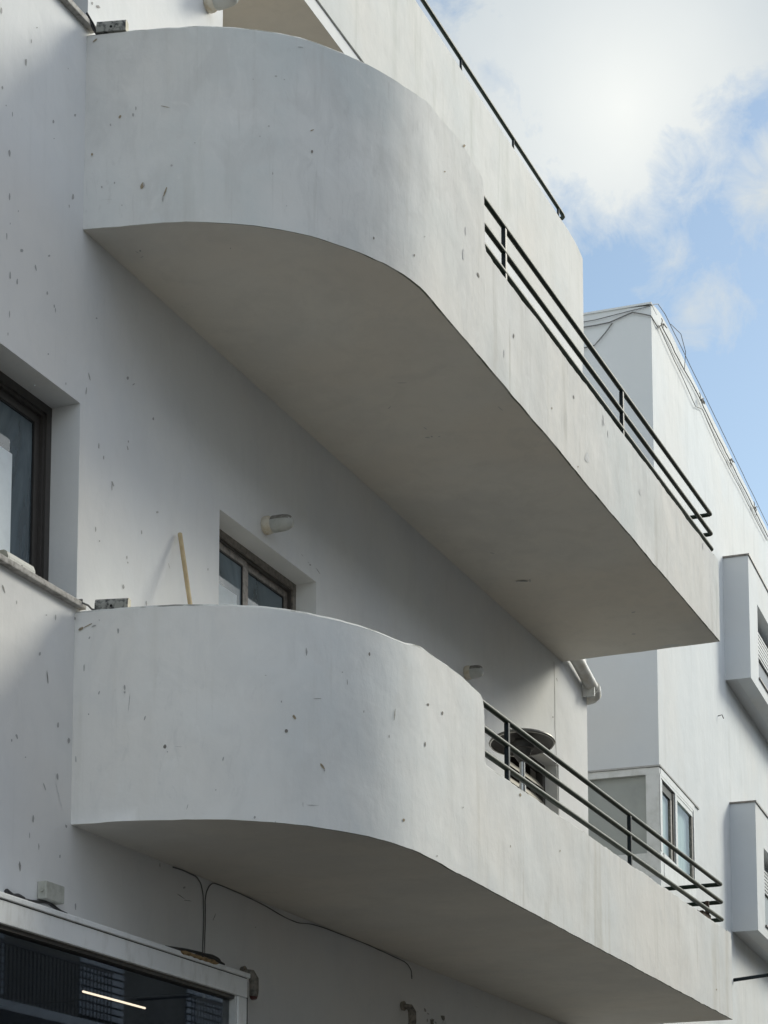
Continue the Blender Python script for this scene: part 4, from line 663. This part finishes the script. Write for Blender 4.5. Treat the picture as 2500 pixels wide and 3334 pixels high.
def spot(x, z, label):
    t = empty('wall_spotlight', (x, YF, z)); t['_base'] = (x, YF, z); tag(t, label, 'spotlight', 'grey spotlights with red lenses under the lower balcony')
    mb = MB(); mb.lathe([(0, .001), (0, .03), (.02, .034), (.02, .001)], (x, YF-.001, z+.06), (0, -1, 0), 'sensor', 16)
    mb.tube([(x, YF-.02, z+.062), (x+.01, YF-.055, z+.05), (x+.015, YF-.07, z+.015), (x+.015, YF-.072, z-.05), (x+.012, YF-.07, z-.085)], [.014, .024, .028, .027, .025], 'sensor', 16); mb.build('housing', t)
    mb = MB(); mb.lathe([(0, .001), (0, .023), (.010, .020), (.016, .001)], (x+.011, YF-.071, z-.086), (-.35, -.25, -1), 'red', 16); mb.build('lens', t)
spot(10.50, 3.475, 'grey spotlight with dark red lens just right of the shop frame')
spot(12.86, 3.60, 'grey spotlight with dark red lens at the bottom edge, far right of the shop frame')
# rusty clamp remains on the lower parapet
mb = MB(); rnd = random.Random(3)
mb.box(15.25, 16.32, 4.105, 4.125, 4.675, 4.735, 'rust', .004)
for k in range(7):
    x = 15.25+k*.13; w = rnd.uniform(.05, .12); mb.box(x, x+w, 4.10, 4.15+rnd.uniform(0, .02), 4.665, 4.74+rnd.uniform(.0, .03), 'rust', .004)
mb.box(16.05, 16.30, 4.095, 4.13, 4.69, 4.79, 'rust', .006); mb.box(16.24, 16.27, 4.10, 4.13, 4.70, 4.90, 'rust', .004)
tag(mb.build('rusty_bracket'), 'rusty flaking metal bracket under the lowest rail at the balcony end', 'bracket')

# ------------------------------------------------------------------ neighbouring building
DN = R(3.1635); KX, KY = 20.544, 5.677
nb = empty('apartment_building', (KX, KY, 0), DN)
tag(nb, 'plain white apartment building with boxed bay windows on the right, behind the balconies', 'building')
mb = MB()
holed(mb, 1.763, 16, 6.10, 7.237, 0, .25, [(4.42, 6.4, 6.5, 7.2)], 'neigh')
holed(mb, 0, 16, 0, 6.10, 0, .25, [], 'neigh')
xs = [0, .05, .12, .25, .45, .7, 1.2]+[1.2+(16-1.2)*k/60 for k in range(1, 61)]
def zr(x): return 12.27+.17*min(1, x/.6)**.6*.9+.012*N(x*2)+.01*N(x*7, 3)
g0 = [(x, 0, 7.237) for x in xs]; g1 = [(x, 0, zr(x)-.02) for x in xs]; g2 = [(x, .02, zr(x)) for x in xs]; g3 = [(x, .25, zr(x)) for x in xs]; g4 = [(x, .25, 7.237) for x in xs]
mb.grid([g0, g1, g2, g3, g4, g0], 'neigh', False)
mb.build('wall', nb)
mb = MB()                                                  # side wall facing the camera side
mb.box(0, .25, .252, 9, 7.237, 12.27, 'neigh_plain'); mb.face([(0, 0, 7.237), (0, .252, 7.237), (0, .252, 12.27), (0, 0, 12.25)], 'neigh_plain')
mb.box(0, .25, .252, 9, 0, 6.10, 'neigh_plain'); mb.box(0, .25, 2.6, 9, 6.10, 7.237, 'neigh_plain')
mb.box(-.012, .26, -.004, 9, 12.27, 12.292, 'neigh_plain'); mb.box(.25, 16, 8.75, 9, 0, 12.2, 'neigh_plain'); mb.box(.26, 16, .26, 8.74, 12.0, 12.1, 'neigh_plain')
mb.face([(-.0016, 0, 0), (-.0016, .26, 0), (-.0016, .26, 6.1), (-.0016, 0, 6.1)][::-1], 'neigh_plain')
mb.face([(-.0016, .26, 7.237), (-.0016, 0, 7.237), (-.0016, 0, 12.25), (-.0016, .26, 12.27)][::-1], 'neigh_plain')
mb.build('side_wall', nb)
# glazed corner
mb = MB()
mb.box(-.006, .14, .002, .142, 6.32, 7.15, 'white_frame')
mb.box(-.01, 2.0, -.014, -.001, 7.225, 7.243, 'crack'); mb.box(-.014, -.001, 0, 2.6, 7.225, 7.243, 'crack')
mb.box(.04, 1.763, -.006, .10, 7.15, 7.222, 'white_frame'); mb.box(-.004, .10, .142, 2.6, 7.15, 7.222, 'white_frame')
mb.box(-.003, .14, 0, .142, 7.152, 7.22, 'white_frame'); mb.box(-.006, .14, -.003, 2.6, 6.08, 6.32, 'white_frame')
mb.box(.14, 1.763, -.008, .12, 6.10, 6.34, 'white_frame')
mb.box(.0, .05, -.008, .0, 6.34, 7.15, 'white_frame'); mb.box(1.70, 1.763, -.01, .09, 6.34, 7.15, 'white_frame'); mb.box(.05, 1.70, -.004, .05, 7.12, 7.15, 'white_frame')
cw = mb.build('corner_window', nb)
mb = MB(); mb.box(.10, .70, .02, .06, 7.02, 7.12, 'greenpost'); mb.box(.62, .70, .02, .05, 6.34, 7.02, 'frame'); mb.box(.70, .76, .01, .06, 6.34, 7.12, 'gasket'); mb.box(.76, .83, -.004, .05, 6.34, 7.12, 'white_frame')
mb.box(.83, 1.70, .0, .03, 7.07, 7.12, 'white_frame'); mb.box(1.63, 1.70, .001, .029, 6.34, 7.07, 'frame'); mb.box(.83, .88, .001, .029, 6.34, 7.07, 'white_frame'); mb.build('sash', cw)
mb = MB(); mb.face([(.05, .035, 6.34), (.62, .035, 6.34), (.62, .035, 7.03), (.05, .035, 7.03)], 'neigh_glass'); mb.face([(.88, .018, 6.34), (1.63, .018, 6.34), (1.63, .018, 7.07), (.88, .018, 7.07)], 'neigh_glass')
mb.build('pane', cw)
mb = MB(); mb.face([(.04, .142, 6.32), (.04, 2.6, 6.32), (.04, 2.6, 7.15), (.04, .142, 7.15)][::-1], 'side_glass'); mb.build('side_pane', cw)
mb = MB(); rows = [[(.06+1.66*i/120, .070+.0035*math.sin(i*1.05)+.002*math.sin(i*.37), z) for i in range(121)] for z in (6.36, 6.7, 7.13)]
mb.grid(rows, 'curtain', True); mb.build('curtain', cw)
mb = MB(); mb.face([(1.72, .1, 6.3), (1.72, 2.6, 6.3), (1.72, 2.6, 7.2), (1.72, .1, 7.2)], 'sensor'); mb.face([(.1, 2.5, 6.3), (1.72, 2.5, 6.3), (1.72, 2.5, 7.2), (.1, 2.5, 7.2)], 'sensor'); mb.face([(.1, .15, 7.2), (1.72, .15, 7.2), (1.72, 2.5, 7.2), (.1, 2.5, 7.2)], 'sensor')
mb.build('enclosed_room', nb)
def bay(x0, x1, z0, z1, wx, wz0, wz1, zs_):
    mb = MB(); holed(mb, x0, x1, z0, z1, -.31, -.14, [(wx, x1-.3, wz0, wz1)], 'neigh')
    mb.box(x0+.0012, x1-.001, -.1398, -.001, z0+.001, z1-.001, 'neigh_plain'); mb.face([(x0-.001, -.31, z0), (x0-.001, 0, z0), (x0-.001, 0, z1), (x0-.001, -.31, z1)][::-1], 'neigh_plain')
    b = mb.build('bay', nb)
    mb = MB(); mb.box(x0-.015, x1+.015, -.325, -.001, z1+.001, z1+.022, 'frame'); mb.build('coping', b)
    mb = MB(); mb.box(wx, x1-.3, -.19, -.17, zs_-.02, wz1-.12, 'white_slat')
    for k in range(6): z = zs_+k*(wz1-.12-zs_)/6; mb.box(wx, x1-.3, -.20, -.185, z+.008, z+(wz1-.12-zs_)/6-.01, 'white_slat', .004)
    mb.build('shutter', b)
    mb = MB(); mb.box(wx, x1-.3, -.18, -.15, wz0, wz0+.05, 'frame'); mb.box(wx+.01, wx+.06, -.18, -.15, wz0+.05, zs_-.02, 'frame'); mb.box(wx+.5, wx+.55, -.18, -.15, wz0+.05, zs_-.02, 'frame'); mb.box(wx-.01, x1-.28, -.33, -.27, wz0-.02, wz0-.001, 'frame')
    mb.box(wx, x1-.3, -.165, -.155, wz0+.05, zs_-.02, 'opp_dark'); mb.build('window', b)
    return b
bay(3.84, 7.4, 9.262, 10.80, 4.42, 9.43, 10.37, 9.945)
bay(3.94, 7.5, 6.172, 7.74, 4.47, 6.33, 7.29, 6.90)
def rot_local(p): c, s = math.cos(DN), math.sin(DN); return (KX+p[0]*c-p[1]*s, KY+p[0]*s+p[1]*c, p[2])
def roofwire(L, r, mat, label, wob=.02, seed=0):
    mb = MB(); Q = []
    P = [Vector(p) for p in L]
    for a, b in zip(P, P[1:]):
        k = max(2, int((b-a).length/.15))
        for j in range(k): q = a.lerp(b, j/k); Q.append(q+Vector((0, 0, wob*N(q.x*1.7+seed, q.y*3)+wob*.5*N(q.x*5, seed)+.0)))
    Q.append(P[-1]); mb.tube([rot_local(q) for q in Q], r, mat, 6)
    return tag(mb.build('cable'), label, 'cable', None)
roofwire([(-.02, 1.2, 12.16), (-.02, .6, 12.19), (-.02, .1, 12.235), (-.01, -.01, 12.25), (.25, -.02, 12.395), (.6, -.02, 12.44), (2, -.015, 12.455), (8, -.015, 12.455)], .0045, 'cable_grey', 'dark cable wrapped along the very top edge of the neighbouring roof', .012, 1)
roofwire([(-.02, 1.2, 12.10), (-.02, .45, 12.135), (-.02, .2, 12.20), (-.02, 0, 12.13), (.25, -.02, 12.11), (.4, -.02, 12.22), (1.1, -.02, 12.22), (2.4, -.02, 12.28), (3.3, -.02, 12.25), (5.5, -.02, 12.27), (9, -.02, 12.28)], .0065, 'cable_grey', 'twisted cable strung below the neighbouring roof edge', .02, 2)
roofwire([(.25, -.025, 12.13), (1.2, -.025, 12.10), (2.2, -.025, 12.06), (2.6, -.025, 12.19), (3.6, -.025, 12.12), (5.4, -.025, 12.15), (7, -.025, 12.16)], .0045, 'cable_grey', 'thin cable hanging lowest below the neighbouring roof edge', .022, 3)
roofwire([(-.02, 1.2, 11.86), (-.02, .62, 11.90), (-.02, .5, 12.02), (-.02, .42, 12.12)], .006, 'cable_grey', 'thin drooping wire on the shaded side of the neighbouring roof', .0, 4)
roofwire([(.9, -.02, 12.46), (1.25, -.06, 12.50), (1.5, -.06, 12.40), (1.55, -.03, 12.2)], .004, 'cable_grey', 'loose wire loop standing up from the neighbouring roof edge', .0, 5)
rnd = random.Random(9)
for cx_, cz_, lb in ((.36, 12.2, 'first twiggy knot on the roof cables, nearest the roof corner'), (2.45, 12.24, 'large dark twiggy knot halfway along the visible roof cables'), (4.3, 12.24, 'small knot on the roof cables beyond the large one'), (6.0, 12.25, 'farthest twiggy knot on the roof cables at the right edge')):
    mb = MB()
    for k in range(9):
        a = Vector((cx_, -.03, cz_)); b = a+Vector((rnd.uniform(-.13, .13), rnd.uniform(-.04, .01), rnd.uniform(-.06, .06)))
        mb.tube([rot_local(a), rot_local((a+b)/2+Vector((0, -.01, .01))), rot_local(b)], .005, 'sensor', 5)
    tag(mb.build('cable_knot'), lb, 'knot', 'twiggy knots on the roof cables')
mb = MB(); mb.tube([rot_local((3.95, .0, 5.585)), rot_local((3.95, -.9, 5.67))], .022, 'greenpost', 8)
tag(mb.build('awning_bar'), 'black metal bar sticking out of the neighbouring wall at lower right', 'bar')
mb = MB(); mb.tube([rot_local((3.30, 0, 8.665)), rot_local((3.30, -.05, 8.675)), rot_local((3.34, -.06, 8.64))], .006, 'cable_grey', 6)
tag(mb.build('wall_hook'), 'tiny hook on the neighbouring wall between the two bays', 'hook')

# ------------------------------------------------------------------ building across the street (seen mirrored in the shop window)
ob = empty('apartment_building', (30, -9.3, 0)); ob['_base'] = (30, -9.3, 0)
tag(ob, 'dim building with balcony railings seen mirrored in the dark shop window', 'building')
mb = MB(); holes = []
for z in (3.3, 6.4, 9.5): holes += [(x, x+1.5, z+.5, z+2.2) for x in range(-4, 62, 4)]
holed(mb, -6, 64, 0, 12.6, 0, .4, holes, 'opp')
for i, v in enumerate(mb.v): mb.v[i] = (v[0], -9.3-v[1], v[2])
mb.f = [f[::-1] for f in mb.f]; mb.build('wall', ob)
mb = MB(); mb.box(-6, 64, -20, -9.72, 0, 12.5, 'opp_dark'); mb.build('interior', ob)
for z in (3.3, 6.4, 9.5):
    for x in (10, 18, 26, 34, 42, 50):
        mb = MB(); mb.box(x, x+5.2, -9.29, -8.1, z, z+.16, 'opp_light'); b = mb.build('balcony', ob); b['_base'] = (30, -9.3, 0)
        mb = MB(); mb.box(x+.02, x+5.18, -8.14, -8.10, z+1.06, z+1.10, 'opp_rail')
        for k in range(44): mb.box(x+.05+k*.118, x+.07+k*.118, -8.13, -8.11, z+.16, z+1.06, 'opp_rail')
        mb.box(x+.02, x+.06, -9.29, -8.14, z+1.06, z+1.10, 'opp_rail'); mb.build('railing', b)
for z in (3.3, 6.4, 9.5):
    for x in range(12, 62, 4):
        mb = MB()
        for k in range(12): mb.box(x-.02, x+1.52, -9.29, -9.26, z+.55+k*.135, z+.65+k*.135, 'opp_light')
        mb.build('shutter', ob)
# lit tube in the shop
t = MB(); t.tube([(9.675, 5.9, 3.338), (10.35, 5.9, 3.338)], .006, 'tube', 10)
o = t.build('light_tube'); tag(o, 'glowing linear lamp hanging inside the dark shop window', 'lamp')
for o in bpy.data.objects:
    if '_base' in o: del o['_base']
